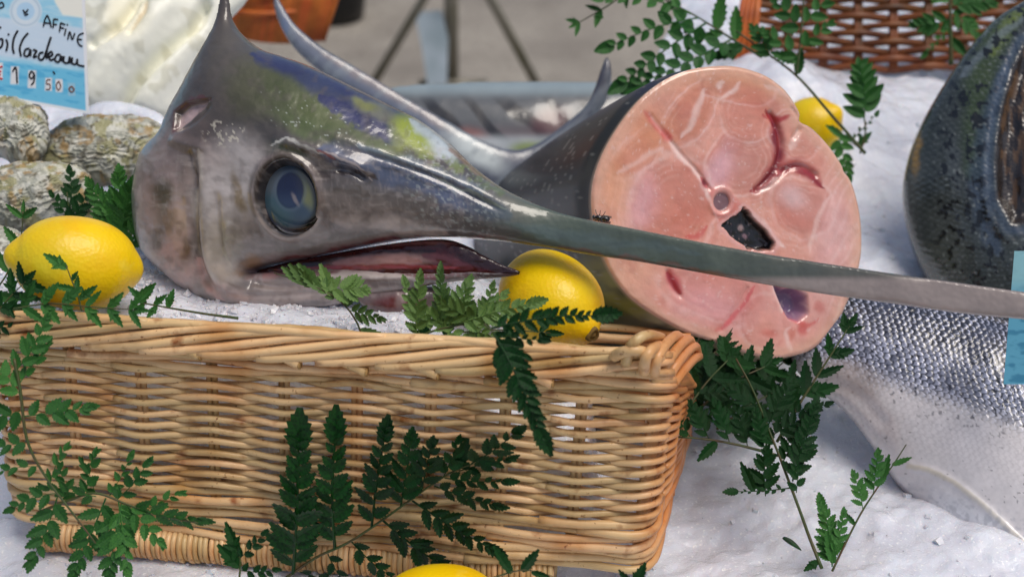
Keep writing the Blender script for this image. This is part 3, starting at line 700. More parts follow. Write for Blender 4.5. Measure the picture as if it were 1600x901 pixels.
def flesh_paint(X, Y):
    p = Paint(X, Y, (232, 174, 156), 11, 55, 111)
    p.blob(1140, 125, 150, 50, (226, 166, 134), .7); p.blob(985, 350, 50, 170, (236, 190, 164), .7)
    p.blob(1150, 490, 200, 70, (232, 172, 160), .7); p.blob(1300, 390, 50, 130, (236, 192, 180), .7)
    nz = noise(X, Y, 28, 112, 3)
    for k, (x, y, rx, ry, ang, col) in enumerate(LOBES):
        t = math.radians(ang); dx = p.X-x; dy = p.Y-y; u = (dx*math.cos(t)+dy*math.sin(t))/rx; v = (-dx*math.sin(t)+dy*math.cos(t))/ry; r = np.hypot(u, v)+.16*noise(X, Y, 60, 200+k, 2)
        p.mix(1-sm(r, .70, 1.04), col, .9)
        p.mix(1-sm(r, .1, .62), (226, 176, 166) if k in (0, 3) else (224, 158, 138), .5)
        q = r*(6.5 if k < 4 else 4)+.5*nz                                        # layered sheets of muscle
        band = np.exp(-(((q % 1)-.5)/.20)**2)*sm(r, .42, .62)*(1-sm(r, 1.25, 1.6))*sm(noise(X, Y, 36, 220+k, 2), -.12, .16)
        p.mix(band, (246, 214, 200), .28)
        p.mix(np.exp(-((r-1.05)/.055)**2)*sm(noise(X, Y, 44, 240+k, 2), -.30, .02), (248, 216, 208), .5)
        p.mix(np.exp(-((r-.93)/.05)**2)*sm(noise(X, Y, 30, 260+k, 2), -.1, .2), (196, 110, 98), .35)
    p.mix(sm(np.sin((X*.42+Y*.20)+5*noise(X, Y, 50, 121, 2)*2), .3, .95)*sm(X, 1275, 1315), (248, 220, 212), .5)
    p.mix(sm(np.sin((X*.5+Y*.08)+9*noise(X, Y, 60, 122, 2)), .5, .95)*(1-sm(X, 965, 1000))*sm(Y, 250, 300), (246, 208, 190), .35)
    p.mix(sm(nz, .10, .25), (198, 116, 100), .28)
    for (x, y, rx, ry, a_, c_, al) in ((1128, 262, 24, 46, 20, (234, 192, 204), .7), (1000, 318, 26, 62, 14, (236, 190, 198), .7), (1238, 306, 24, 22, 0, (232, 206, 206), .75), (1300, 370, 30, 80, 10, (240, 200, 202), .5), (1110, 478, 70, 34, 10, (238, 184, 190), .55), (1230, 470, 60, 50, 0, (236, 190, 186), .4),
                     (1010, 200, 50, 44, 30, (226, 158, 112), .65), (1150, 122, 90, 24, 6, (220, 164, 124), .6), (955, 280, 22, 70, 0, (230, 170, 124), .55), (1180, 160, 44, 22, 20, (206, 120, 96), .5), (1268, 246, 30, 30, 0, (222, 150, 130), .4), (1075, 340, 40, 34, 0, (214, 124, 100), .45), (1240, 345, 46, 20, 0, (214, 132, 112), .45), (1170, 470, 24, 40, 20, (216, 128, 118), .4)):
        p.blob(x, y, rx, ry, c_, al, a_, .9)
    for pts, w, a in (([(1016, 180), (1036, 206), (1060, 234), (1085, 264), (1106, 296), (1116, 330), (1126, 352)], 8, .8), ([(1108, 292), (1135, 302), (1155, 318), (1163, 330)], 6, .7), ([(1100, 140), (1092, 165), (1080, 192), (1066, 218)], 9, .65),
                   ([(1126, 128), (1120, 142)], 9, .7), ([(1150, 132), (1140, 148), (1124, 160)], 8, .7), ([(1178, 300), (1198, 292), (1218, 274), (1236, 262)], 9, .9), ([(1238, 236), (1246, 220), (1250, 202)], 8, .6),
                   ([(1168, 330), (1185, 345), (1205, 366), (1225, 388)], 7, .8), ([(1190, 130), (1216, 140), (1234, 152)], 7, .6), ([(1206, 444), (1220, 470), (1224, 492)], 7, .7), ([(1236, 515), (1232, 530), (1236, 548)], 8, .6), ([(1300, 300), (1275, 345), (1262, 400)], 8, .5), ([(965, 270), (1000, 246), (1040, 228)], 8, .45)):
        p.stroke(pts, w, (250, 228, 220), a, .9)
    # blood-dark muscle
    for pts, w, c, a in (([(1200, 172), (1214, 196), (1222, 228), (1214, 258), (1198, 282), (1176, 298)], 20, (166, 46, 52), .85), ([(1204, 178), (1217, 205), (1221, 236), (1210, 266), (1190, 288)], 10, (128, 22, 38), .95), ([(1200, 176), (1212, 184), (1226, 188), (1236, 182)], 10, (176, 40, 48), .9),
                         ([(1216, 272), (1240, 258), (1266, 264), (1284, 288)], 22, (178, 60, 62), .8), ([(1222, 268), (1246, 259), (1268, 268), (1286, 290)], 11, (146, 26, 40), .92), ([(1010, 176), (1024, 196), (1044, 212), (1052, 222)], 12, (216, 104, 92), .7), ([(1034, 210), (1050, 216)], 16, (220, 92, 84), .6),
                         ([(1042, 418), (1048, 440), (1060, 460)], 17, (198, 84, 88), .7), ([(1040, 422), (1048, 442), (1058, 460)], 9, (166, 36, 50), .92), ([(1176, 448), (1158, 474), (1138, 496), (1126, 520)], 7, (216, 92, 96), .7), ([(1068, 372), (1090, 368), (1108, 356)], 8, (216, 88, 84), .6), ([(1116, 520), (1128, 512), (1140, 490)], 7, (222, 104, 106), .5),
                         ([(1098, 278), (1106, 290), (1110, 296)], 10, (196, 60, 66), .8), ([(1200, 186), (1190, 178)], 6, (190, 60, 60), .7), ([(1226, 490), (1240, 502), (1262, 508), (1278, 498)], 6, (222, 100, 96), .7)):
        p.stroke(pts, w, c, a, .7)
    p.blob(1255, 516, 9, 10, (214, 96, 88), .8); p.blob(1240, 524, 7, 9, (214, 124, 104), .7); p.blob(1200, 520, 16, 7, (212, 116, 104), .6, 15); p.blob(1280, 480, 10, 12, (214, 128, 118), .7)
    # backbone
    v = np.hypot((p.X0-1128)/13, (p.Y0-315)/15)
    rg = 1-sm(sdf_poly(X, Y, [(1106, 290), (1140, 300), (1160, 318), (1156, 336), (1138, 344), (1126, 354), (1112, 325)])*-1, -4, 3); p.mix(rg, (222, 138, 128), .85)
    p.mix(1-sm(v, 1.2, 1.5), (232, 176, 166), .8); p.mix(1-sm(v, .85, 1.02), (126, 98, 106), .96)
    p.blob(1104, 286, 4, 7, (120, 26, 40), .9, -30)
    # cavity and pocket
    c = sdf_poly(X+6*noise(X, Y, 9, 118, 2), Y+6*noise(X, Y, 9, 119, 2), CAV); p.mix(np.exp(-((c+4)/3.5)**2), (236, 190, 184), .8); p.mix(sm(c, -1, 1.5), (12, 4, 6), 1)
    p.blob(1169, 357, 5, 6, (196, 176, 172), .95); p.blob(1172, 371, 5, 4, (170, 140, 150), .8)
    p.speck(sm(c, 2, 5), 4, .2, (80, 66, 84), .6, 131)
    k = sdf_poly(X, Y, POC); p.mix(sm(k, -3, 5), (158, 128, 160), .95); p.mix(sm(k, 5, 14), (136, 112, 158), .7)
    # rim paler
    sd = sdf_poly(X, Y, fo[::3]); p.mix(1-sm(sd, 4, 26), (232, 194, 168), .6); p.mix(1-sm(sd, 0, 3.5), (196, 160, 140), .6)
    p.speck(np.ones_like(X), 5, .27, (244, 226, 220), .35, 132)
    p.gain(40, .10, 133); p.gain(7, .06, 134); p.c = p.c*np.array([.92, .84, .84])
    return p.c
def polar_face():
    nr, na = 110, 420; o = catmull(face, na, True)
    r = np.linspace(0, 1, nr+1)[1:]
    X = cx+(o[None, :, 0]-cx)*r[:, None]; Y = cy+(o[None, :, 1]-cy)*r[:, None]
    X = np.concatenate([[cx], X.ravel()]); Y = np.concatenate([[cy], Y.ravel()])
    sc = steakP.scale(cx, cy); D = flesh_disp(X, Y, None)
    rr = np.concatenate([[0], np.repeat(r, na)]); D = D*(1-sm(rr, .93, 1))-3*sm(rr, .97, 1.0)**2
    V = steakP.at(X, Y, D*sc)
    F = []
    k = np.arange(na); T = np.stack([np.zeros(na, int), 1+k, 1+(k+1) % na, 1+(k+1) % na], 1)
    for i in range(nr-1):
        F.append(np.stack([1+i*na+k, 1+(i+1)*na+k, 1+(i+1)*na+(k+1) % na, 1+i*na+(k+1) % na], 1))
    q = np.vstack(F); F = [tuple(t[:3]) for t in T]+[tuple(x) for x in q]
    ob = mesh_obj('flesh', V, F, M['flesh'], None, flesh_paint(X, Y)); adopt(ob, steakT)
    return V[-na:]
edgeV = polar_face()
def skin():
    na = len(edgeV); ns = 60; c0 = steakP.at(cx, cy); V = []; C = []
    o = catmull(face, na, True)
    ang = np.arctan2(o[:, 1]-cy, o[:, 0]-cx)
    for i in range(ns+1):
        t = i/ns; sc_ = 1+.03*sm(t, 0, .08)-.12*t*t
        V.append(c0+(edgeV-c0)*sc_+ax*t); C.append(np.full(na, t))
    V = np.vstack(V); C = np.concatenate(C); A = np.tile(ang, ns+1)
    X = A*90; Y = C*420
    p = Paint(X, Y, (26, 26, 29), 6, 30, 141)
    sn_ = np.sin(A)                                   # +1 is the underside
    p.mix(sm(sn_, .18, .5), (150, 148, 70), .85); p.mix(sm(sn_, .72, .9), (206, 196, 170), .8)
    p.mix(sm(-sn_, .70, .9), (34, 38, 76), .8); p.mix(sm(-sn_, .93, 1), (84, 90, 104), .6)
    p.mix(sm(noise(X*.6, Y*.15, 7, 142, 3), .0, .25), (40, 40, 44), .7); p.speck(np.ones_like(X), 4, .24, (150, 148, 140), .5, 143)
    p.mix(1-sm(C, .0, .005), (206, 176, 150), .7)
    p.gain(20, .12, 144)
    F = [(i*na+k, i*na+(k+1) % na, (i+1)*na+(k+1) % na, (i+1)*na+k) for i in range(ns) for k in range(na)]
    F.append(tuple(ns*na+k for k in range(na)))
    ob = mesh_obj('skin', V, F, M['chunkskin'], None, p.c); adopt(ob, steakT)
skin()
# ------------------------------------------------------------------ fly
fl = thing('fly', steakP.at(934, 340, .003), 'small black fly sitting on the left edge of the pink cut fish', 'fly')
def ell(c, r, name, m, par, ax_=None, seg=12):
    V = []; F = []
    for i in range(seg+1):
        a = math.pi*i/seg
        for k in range(seg): b = 2*math.pi*k/seg; V.append((math.cos(a)*r[0], math.sin(a)*math.cos(b)*r[1], math.sin(a)*math.sin(b)*r[2]))
    F = [(i*seg+k, i*seg+(k+1) % seg, (i+1)*seg+(k+1) % seg, (i+1)*seg+k) for i in range(seg) for k in range(seg)]
    o = mesh_obj(name, np.array(V)+np.array(c), F, m); o.parent = par; return o
ell((0, 0, 0), (.0030, .0021, .0021), 'thorax', M['fly'], fl); ell((.0048, 0, 0), (.0032, .0022, .0021), 'abdomen', M['fly'], fl); ell((-.0038, -.0004, 0), (.0014, .0018, .0017), 'head', M['fly'], fl)
for s_ in (-1, 1):
    V = np.array([(0, -.0015, s_*.0010), (.003, -.002, s_*.0036), (.0085, -.001, s_*.0034), (.009, 0, s_*.0015), (.004, -.0012, s_*.0002)]); mesh_obj('wing', V, [(0, 1, 2, 3, 4)], M['wing']).parent = fl
    for q in (-1, 0, 1):
        pts = np.array([(q*.0014, .0008, s_*.0012), (q*.0028, -.0006, s_*.0034), (q*.0036, .0022, s_*.0048)]); V, F = tube(pts, .00028, 5); mesh_obj('leg', V, F, M['fly']).parent = fl
fl.rotation_euler = (0, .15, -.1)
# ------------------------------------------------------------------ lemons
def lemon(px, py, d, axis, length, rad, label, scar_end=0):
    c = P(px, py, d); t = thing('lemon', c-np.array([0, 0, rad]), label, 'lemon', 'lemons set out among the fish')
    a = np.array(axis[0]*RT+axis[1]*UP-axis[2]*FW); a /= np.linalg.norm(a)
    b = np.cross(a, [0.1, .2, 1]); b /= np.linalg.norm(b); e = np.cross(a, b)
    n = 56; m = 64; V = []; ls = random.random()*10
    for i in range(n+1):
        u = -1+2*i/n; s = math.sin(u*math.pi/2)
        r = rad*(max(0, 1-abs(s)**2.25))**.5
        x = s*length/2
        tip = max(0, (abs(s)-.90)/.10); x += math.copysign(1, s)*(.0055 if s > 0 else .003)*tip**1.5; r = max(r, rad*.17*(1-tip**3)) if abs(s) > .9 else r
        for k in range(m):
            th = 2*math.pi*k/m; rr = r*(1+.05*float(noise(math.cos(th)+2+ls, u*1.3+3+math.sin(th), 1, 151, 2)))
            V.append(c+a*x+(b*math.cos(th)+e*math.sin(th))*rr)
    F = [(i*m+k, i*m+(k+1) % m, (i+1)*m+(k+1) % m, (i+1)*m+k) for i in range(n) for k in range(m)]
    o = mesh_obj('peel', np.array(V), F, M['lemon']); adopt(o, t)
    end = c+a*(length/2+.0052)
    if scar_end:
        V = []
        for i, (r, z) in enumerate([(.0056, -.0022), (.0052, .0006), (.0038, .0012), (.0030, -.0002), (.0016, .0010), (0.0001, .0016)]):
            for k in range(20):
                th = 2*math.pi*k/20; V.append(end+a*(z)+(b*math.cos(th)+e*math.sin(th))*r*(1+.12*math.sin(3*th)))
        F = [(i*20+k, i*20+(k+1) % 20, (i+1)*20+(k+1) % 20, (i+1)*20+k) for i in range(5) for k in range(20)]
        o = mesh_obj('stem_scar', np.array(V), F, M['scar']); adopt(o, t)
    return t
lemon(119, 411, .965, (-.96, .12, .25), .083, .0320, 'whole lemon in the basket at far left, beside the back of the fish head')
lemon(861, 469, 1.0, (.60, -.50, .60), .082, .0335, 'lemon under the long bill with its brown stem scar showing, right of the jaw tip', 1)
lemon(1262, 202, 1.43, (.5, .3, .5), .072, .0300, 'lemon half hidden behind the pink cut fish, on the ice')
lemon(688, 946, .915, (.98, .05, .1), .078, .0270, 'lemon cut off by the bottom of the picture, in front of the basket foot')

# ------------------------------------------------------------------ oysters
def oyster(px, py, d, rx, ry, rz, ang, label, seed):
    """rx ry in pixels, rz in pixels toward the viewer"""
    pl = facing(px, py, d, 0, .5); sc = pl.scale(px, py); n = 90; m = 150
    th = np.linspace(0, 2*math.pi, m, endpoint=False)[None]; ph = np.linspace(0, math.pi, n+1)[:, None]
    x = np.cos(th)*np.sin(ph); y = np.sin(th)*np.sin(ph); z = np.cos(ph)+0*th
    r0 = 1+.30*noise(np.cos(th)*1.5+5, np.sin(th)*1.5+5, 1, seed, 2)
    X = x*rx*r0; Y = y*ry*r0; Z = z*rz
    rr = np.sin(ph)+0*th
    # stacked growth frills
    wob = rr*9+2.6*noise(X+300, Y+300, 26, seed+1, 3)*2
    fr = (wob % 1.0)
    D = 5.0*np.where(z > -.2, fr**1.5, .5)*sm(rr, .12, .4)+12*noise(X+200, Y+100, 38, seed+2, 3)+7*noise(X+50, Y, 11, seed+3, 3)
    f = 1+D/np.maximum(np.sqrt(X*X+Y*Y+Z*Z), 20)
    X, Y, Z = X*f, Y*f, Z*f
    a = math.radians(ang); Xr = X*math.cos(a)-Y*math.sin(a); Yr = X*math.sin(a)+Y*math.cos(a)
    Pn = pl.p+(Xr.ravel()*sc)[:, None]*RT+(-Yr.ravel()*sc)[:, None]*np.cross(pl.n, RT)*1+(Z.ravel()*sc)[:, None]*pl.n
    p = Paint(X.ravel(), Y.ravel(), (160, 162, 150), 5, 20, seed+4)
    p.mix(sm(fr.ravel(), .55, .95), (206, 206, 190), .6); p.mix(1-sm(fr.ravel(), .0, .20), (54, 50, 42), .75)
    p.speck(np.ones(X.size), 16, .06, (150, 146, 92), .7, seed+5); p.speck(np.ones(X.size), 12, .10, (104, 98, 82), .7, seed+6); p.speck(np.ones(X.size), 14, .14, (168, 132, 70), .6, seed+7)
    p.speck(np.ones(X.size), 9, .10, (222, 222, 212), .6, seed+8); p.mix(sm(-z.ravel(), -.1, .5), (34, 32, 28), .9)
    F = [(i*m+k, i*m+(k+1) % m, (i+1)*m+(k+1) % m, (i+1)*m+k) for i in range(n) for k in range(m)]
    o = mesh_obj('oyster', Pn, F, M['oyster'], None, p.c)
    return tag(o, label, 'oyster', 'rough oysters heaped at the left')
oyster(26, 205, 1.17, 62, 44, 42, 62, 'oyster with steep dark-edged frills directly under the price card', 201)
oyster(168, 235, 1.20, 104, 56, 46, -4, 'widest oyster of the heap, between the price card and the fish head', 221)
oyster(48, 308, 1.14, 96, 52, 46, -8, 'pale knobbly oyster just above and left of the lemon', 241)
oyster(-20, 395, 1.10, 70, 46, 38, 10, 'oyster cut off by the left picture edge behind the lemon', 261)
oyster(170, 338, 1.17, 70, 30, 36, 8, 'small dark oyster hidden among the leaves above the lemon', 281)
oyster(90, 262, 1.25, 70, 40, 30, 0, 'oyster in the dark gap between the two left oysters', 291)

# ------------------------------------------------------------------ big cream shell
shp = [(120, -60), (200, -70), (330, -70), (400, -60), (392, -8), (352, 38), (330, 75), (305, 120), (285, 158), (262, 185), (230, 182), (190, 172), (150, 178), (120, 150)]
def sh_disp(X, Y):
    D = np.zeros_like(X)
    for pts, w, dep in (([(190, 165), (215, 125), (250, 90), (300, 45), (320, 10)], 9, 20), ([(150, 70), (190, 40), (215, 0), (230, -40)], 8, 12), ([(140, 150), (170, 100), (215, 60), (260, 10)], 26, -14), ([(230, 170), (260, 120), (300, 70)], 20, -10), ([(150, 60), (170, 20), (180, -20)], 16, -8), ([(205, 55), (228, 20), (226, -20)], 5, 7)):
        d, _ = seg_dist(X, Y, catmull(pts, 30)); D -= 1.5*dep*np.exp(-(d/w)**2)
    return D+7*noise(X+Y*.6, (X-Y)*.35, 30, 301, 3)+2*noise(X, Y, 9, 302, 2)
def sh_paint(X, Y):
    p = Paint(X, Y, (248, 248, 234), 6, 30, 303); p.blob(200, 30, 40, 40, (244, 236, 200), .5)
    p.stroke([(210, 50), (228, 20), (226, -10)], 6, (196, 160, 96), .6); p.speck(np.ones_like(X), 20, .12, (214, 212, 190), .6, 304); p.stroke([(150, 80), (190, 45)], 4, (200, 184, 150), .5); return p.c
so, _, _ = inflate(shp, facing(250, 70, 1.36, .1, .2), 3.0, thick=.55, name='giant_shell', m=M['shell'], paint=sh_paint, disp=sh_disp, n_out=200)
tag(so, 'big cream white rippled shell standing behind the oysters and the price card', 'shell')
ws = [(140, 168), (170, 160), (215, 166), (258, 184), (262, 212), (238, 206), (200, 190), (150, 192), (130, 182)]
so, _, _ = inflate(ws, facing(200, 180, 1.27, 0, .6), 3.0, thick=.8, name='ice_lump', m=M['ice'], disp=lambda X, Y: 4*noise(X, Y, 14, 305, 3))
tag(so, 'white lump of ice between the cream shell and the oysters', 'ice')

# ------------------------------------------------------------------ price card
cardP = facing(60, 90, 1.165, .06, -.05); csc = cardP.scale(60, 90)
cardT = thing('price_card', cardP.at(60, 168), 'blue and white price card with handwriting, leaning on the shell at top left', 'sign')
q = [(-170, -60), (131, -40), (139, 178), (-170, 122)]
def card_mesh():
    n, m = 160, 140; V = []; XY = []
    for i in range(n+1):
        for j in range(m+1):
            a, b = i/n, j/m
            x = (q[0][0]*(1-a)+q[1][0]*a)*(1-b)+(q[3][0]*(1-a)+q[2][0]*a)*b; y = (q[0][1]*(1-a)+q[1][1]*a)*(1-b)+(q[3][1]*(1-a)+q[2][1]*a)*b; XY.append((x, y))
    XY = np.array(XY); X, Y = XY.T; N = len(X)
    p = Paint(X, Y, (150, 206, 232), 3, 30, 311); t = Y-.13*X        # rows slope a little
    p.mix(sm(noise(X*.5, t*2, 10, 312, 3), -.05, .25), (196, 226, 240), .6)
    band = sm(t, 24, 30)*(1-sm(t, 84, 92)); p.mix(band, (206, 220, 236), .85)
    p.mix(sm(t, 92, 98), (104, 190, 226), .9); p.mix(sm(t, 92, 98)*sm(noise(X*.4, t*1.5, 8, 313, 3), .02, .2), (70, 166, 212), .7)
    p.mix(1-sm(sdf_poly(X, Y, [(74, -60), (86, 4), (98, 24), (140, 30), (140, -60)])*-1, -2, 2), (236, 236, 226), 1)
    r = np.hypot(X-40, (Y-18)); p.mix(1-sm(r, 24, 27), (214, 226, 236), .9); p.mix(np.exp(-((r-22)/1.6)**2), (170, 196, 216), .8); p.mix(1-sm(r, 13, 15), (172, 208, 236), .9)
    for (x, y) in ((-2, 112), (23, 118), (50, 124), (76, 132), (92, 134), (112, 140)):
        w, h = (7, 15) if x < 60 else (6, 11); p.mix((1-sm(np.maximum(np.abs(X-x)/w, np.abs(Y-y)/h), .85, 1.0)), (226, 226, 228) if x < 100 else (150, 196, 220), .95)
    ed = np.minimum(np.minimum(131+.037*(Y+40)-X, 1e9), (178+(X-139)*.181)-Y); p.mix(1-sm(ed, 3.5, 5), (232, 234, 238), .95)
    front = cardP.at(X, Y, 0); back = cardP.at(X, Y, -.0012)
    V = np.vstack([front, back]); F = []
    ix = lambda i, j: i*(m+1)+j
    for i in range(n):
        for j in range(m):
            a, b, c, d = ix(i, j), ix(i, j+1), ix(i+1, j+1), ix(i+1, j); F.append((a, b, c, d)); F.append((a+N, d+N, c+N, b+N))
    bd = [ix(i, 0) for i in range(n)]+[ix(n, j) for j in range(m)]+[ix(i, m) for i in range(n, 0, -1)]+[ix(0, j) for j in range(m, 0, -1)]
    for a, b in zip(bd, bd[1:]+bd[:1]): F.append((a, b, b+N, a+N))
    o = mesh_obj('card_sheet', V, F, M['card'], None, np.vstack([p.c, p.c]), smooth=False); adopt(o, cardT)
card_mesh()
def ink(strokes, w, m, name):
    A = Acc()
    for s in strokes:
        c = catmull(s, max(6, len(s)*6)) if len(s) > 2 else np.array(s, float)
        pts = cardP.at(c[:, 0], c[:, 1], .0003); A.tube(pts, w*csc*.5, 6)
    A.obj(name, m, cardT)
# "AFFINE" sloping down, then "Gillardeau", and the price figures
ink([[(68, 42), (70, 32), (74, 24)], [(74, 24), (78, 33), (80, 43)], [(70, 36), (79, 37)], [(83, 44), (84, 30)], [(84, 30), (91, 31)], [(83, 38), (89, 39)], [(93, 50), (95, 36)], [(95, 36), (102, 39)], [(94, 43), (100, 45)],
     [(101, 56), (103, 45)], [(105, 38), (106, 40)], [(106, 62), (109, 50), (113, 62), (117, 52)], [(131, 52), (124, 55), (121, 63), (124, 70), (129, 73)], [(122, 62), (128, 62)]], 2.6, M['ink'], 'lettering')
ink([[(2, 44), (-6, 42), (-12, 56), (-8, 72), (2, 74), (4, 62), (-3, 62)], [(10, 62), (12, 70), (10, 80)], [(13, 53), (14, 55)], [(28, 48), (22, 60), (20, 74), (22, 84)], [(44, 52), (36, 62), (31, 76), (33, 88)],
     [(46, 76), (40, 78), (38, 86), (44, 88), (48, 78), (48, 88)], [(52, 78), (57, 80), (54, 86), (53, 90), (58, 88)], [(68, 82), (62, 84), (61, 92), (67, 93), (72, 82), (80, 58), (74, 76), (73, 92)],
     [(76, 90), (82, 86), (80, 81), (76, 86), (79, 94), (85, 92)], [(95, 86), (89, 86), (86, 94), (92, 97), (96, 88), (97, 96)], [(100, 88), (100, 97), (107, 98), (109, 89), (110, 99)], [(113, 90), (113, 99), (119, 100), (121, 93), (122, 101), (132, 104)]], 3.4, M['ink'], 'lettering')
ink([[(-2, 8), (3, 4), (6, 10), (0, 13), (-3, 8)], [(-8, 10), (-2, 10)], [(36, 16), (40, 20), (44, 15)], [(38, 20), (40, 24), (44, 22)]], 2.6, M['ink'], 'lettering')
ink([[(20, 112), (25, 106), (27, 130)], [(54, 116), (49, 112), (46, 119), (50, 123), (54, 117), (53, 128), (49, 133)], [(83, 112), (86, 116)]], 2.6, M['ink'], 'figures')
ink([[(79, 125), (74, 125), (73, 131), (78, 132), (78, 139), (72, 140)], [(92, 127), (88, 133), (91, 141), (95, 135), (92, 127)]], 1.8, M['brownink'], 'figures')
ink([[(112, 135), (108, 139), (112, 144), (116, 140), (112, 135)]], 2.2, M['brownink'], 'figures')
ink([[(4, 104), (-3, 108), (-3, 120), (4, 124)], [(-6, 112), (2, 112)], [(-6, 117), (1, 117)]], 2.6, M['redink'], 'figures')
# blue card cut off at the right
c2 = facing(1590, 510, .98, -.3); V = [c2.at(*p) for p in ((1585, 392), (1640, 388), (1640, 606), (1570, 598))]; A2 = np.array(V+[v-c2.n*.0012 for v in V])
XX, YY = np.meshgrid(np.linspace(0, 1, 50), np.linspace(0, 1, 120), indexing='ij')
px_ = (1585*(1-XX)+1640*XX)*(1-YY)+(1568*(1-XX)+1640*XX)*YY; py_ = 392+(600-392)*YY
p = Paint(px_.ravel(), py_.ravel(), (96, 168, 196), 3, 20, 321); p.mix(sm(noise(px_.ravel()*.6, py_.ravel()*1.6, 10, 322, 3), -.02, .2), (52, 124, 158), .8); p.mix(sm(-py_.ravel(), -470, -430), (150, 200, 206), .8)
a = np.arange(49)[:, None]*120+np.arange(119)[None]; a = a.ravel(); FF = np.stack([a, a+1, a+121, a+120], 1); n0 = px_.size
Vf = c2.at(px_.ravel(), py_.ravel()); o = mesh_obj('blue_card', np.vstack([Vf, Vf-c2.n*.0014]), np.vstack([FF, FF[:, ::-1]+n0]), M['card'], None, np.vstack([p.c, p.c]))
tag(o, 'sea blue card cut off by the right picture edge, under the end of the bill', 'sign')

# ------------------------------------------------------------------ scaled fish at the right
def scales(u, v, su, sv):
    u = u+9*noise(u, v, 46, 401, 2); v = v+9*noise(u, v, 52, 402, 2)
    row = np.floor(v/sv); f = (u/su+.5*(row % 2)) % 1.0; g = (v/sv) % 1.0
    edge = .5+.42*np.cos((g-.5)*math.pi)*1.0        # rounded rear edge
    t = (f/edge); h = np.where(t < 1, t, 0.15)
    cell = np.floor(u/su+.5*(row % 2))*57.3+row*131.7
    rnd = np.modf(np.abs(np.sin(cell)*4375.85))[0]
    return h, rnd, f, g
lo = [(1262, 470), (1330, 462), (1430, 470), (1540, 492), (1650, 524), (1800, 560), (1900, 760), (1850, 1000), (1600, 1040), (1548, 960), (1512, 892), (1478, 850), (1437, 798), (1397, 749), (1361, 695), (1317, 640), (1262, 598), (1236, 560), (1236, 510)]
def lo_c(X, Y): return (X-1300), (Y-.30*(X-1300))
def lo_disp(X, Y):
    u, v = lo_c(X, Y); h, r, f, g = scales(u+v*.3, v, 10.5, 8.5); m = 1-sm(v, 540, 620)
    m = m*(.45+1.1*sm(noise(X, Y, 34, 403, 2), -.2, .2)); D = 1.8*(h-.5)*m+1.1*(r-.5)*m+4*noise(X, Y, 80, 331, 2)+.8*noise(X, Y, 12, 332, 2)
    d, _ = seg_dist(X, Y, catmull([(1420, 728), (1470, 742), (1530, 785), (1600, 850), (1680, 930)], 30)); D += 4*np.exp(-(d/7)**2)
    d, _ = seg_dist(X, Y, catmull([(1437, 770), (1490, 800), (1550, 870), (1590, 940)], 30)); D -= 3*np.exp(-(d/14)**2)
    d, _ = seg_dist(X, Y, catmull([(1262, 590), (1330, 610), (1380, 660)], 30)); D -= 5*np.exp(-(d/12)**2)
    return D
def lo_paint(X, Y):
    u, v = lo_c(X, Y); h, r, f, g = scales(u+v*.3, v, 10.5, 8.5)
    p = Paint(X, Y, (222, 218, 220), 3, 20, 333)
    w = noise(X, Y, 40, 334, 2)*30
    p.mix(1-sm(v+w*.5, 545, 590), (134, 142, 168), .9); p.mix(1-sm(v+w*.5, 480, 515), (52, 56, 66), .95)
    mid = 1-sm(v+w*.5, 545, 600)
    p.mix(mid*sm(h, .55, .95), (214, 220, 246), .95); p.mix(mid*(1-sm(h, .1, .35)), (14, 15, 26), .95); p.mix(mid*sm(r, .55, .9)*sm(noise(X, Y, 20, 335, 2), -.05, .2), (54, 58, 76), .7)  # scale highlights painted into the colour, with dark gaps between
    lowm = sm(v, 560, 600)*(1-sm(v, 640, 700)); p.mix(lowm*(1-sm(h, .1, .4)), (166, 160, 164), .25); p.mix(sm(noise(X, Y, 45, 404, 3), .02, .2)*mid, (70, 76, 96), .55)
    p.speck((1-sm(v, 560, 640)), 5.5, .24, (24, 26, 36), .95, 336); p.speck(np.ones_like(X)*sm(v, 600, 640), 5, .33, (90, 88, 92), .7, 337)
    p.blob(1330, 590, 60, 30, (176, 164, 160), .6, 20)
    p.stroke([(1420, 728), (1470, 742), (1530, 785), (1600, 850), (1680, 930)], 8, (214, 206, 188), .8, taper=False)
    p.blob(1530, 830, 100, 34, (232, 234, 240), .9, 42); p.mix(sm(noise(X, Y, 7, 340, 2), .0, .2)*sm(v, 700, 740), (172, 174, 184), .5)
    p.gain(30, .10, 338); p.gain(5, .08, 339)
    return p.c
loP = facing(1500, 700, 1.075, -.15, .25)
o, _, _ = inflate(lo, loP, 1.7, thick=.62, back=.5, name='silver_fish', m=M['scaly'], paint=lo_paint, disp=lo_disp, n_out=300)
tag(o, 'whole silver fish with bright scales and white belly on the ice, lower right', 'fish')
upo = [(1900, -160), (1700, -60), (1600, 2), (1556, 30), (1512, 78), (1470, 140), (1436, 200), (1416, 256), (1410, 310), (1420, 372), (1446, 436), (1490, 492), (1560, 540), (1700, 600), (1900, 620)]
def up_disp(X, Y):
    a = np.arctan2(Y-300, X-1800)*420; rr = np.hypot(X-1800, Y-300)
    h, r, f, g = scales(a, rr, 12, 9)
    D = 1.0*(h-.5)+4*noise(X, Y, 60, 341, 2)+2.0*noise(X, Y, 16, 342, 3)
    D -= 16*sm(sdf_poly(X, Y, GO), -3, 20)
    d, _ = seg_dist(X, Y, catmull([(1590, 60), (1572, 110), (1552, 180), (1544, 260), (1552, 330), (1585, 372)], 30)); D += 2*np.exp(-((d-8)/8)**2)
    D += 6*noise(X*1.6, Y*.5, 20, 343, 2)*sm(sdf_poly(X, Y, GO), 0, 8)
    return D
GO = [(1600, 70), (1580, 110), (1562, 180), (1554, 250), (1558, 310), (1580, 350), (1620, 350), (1700, 300), (1700, 60)]
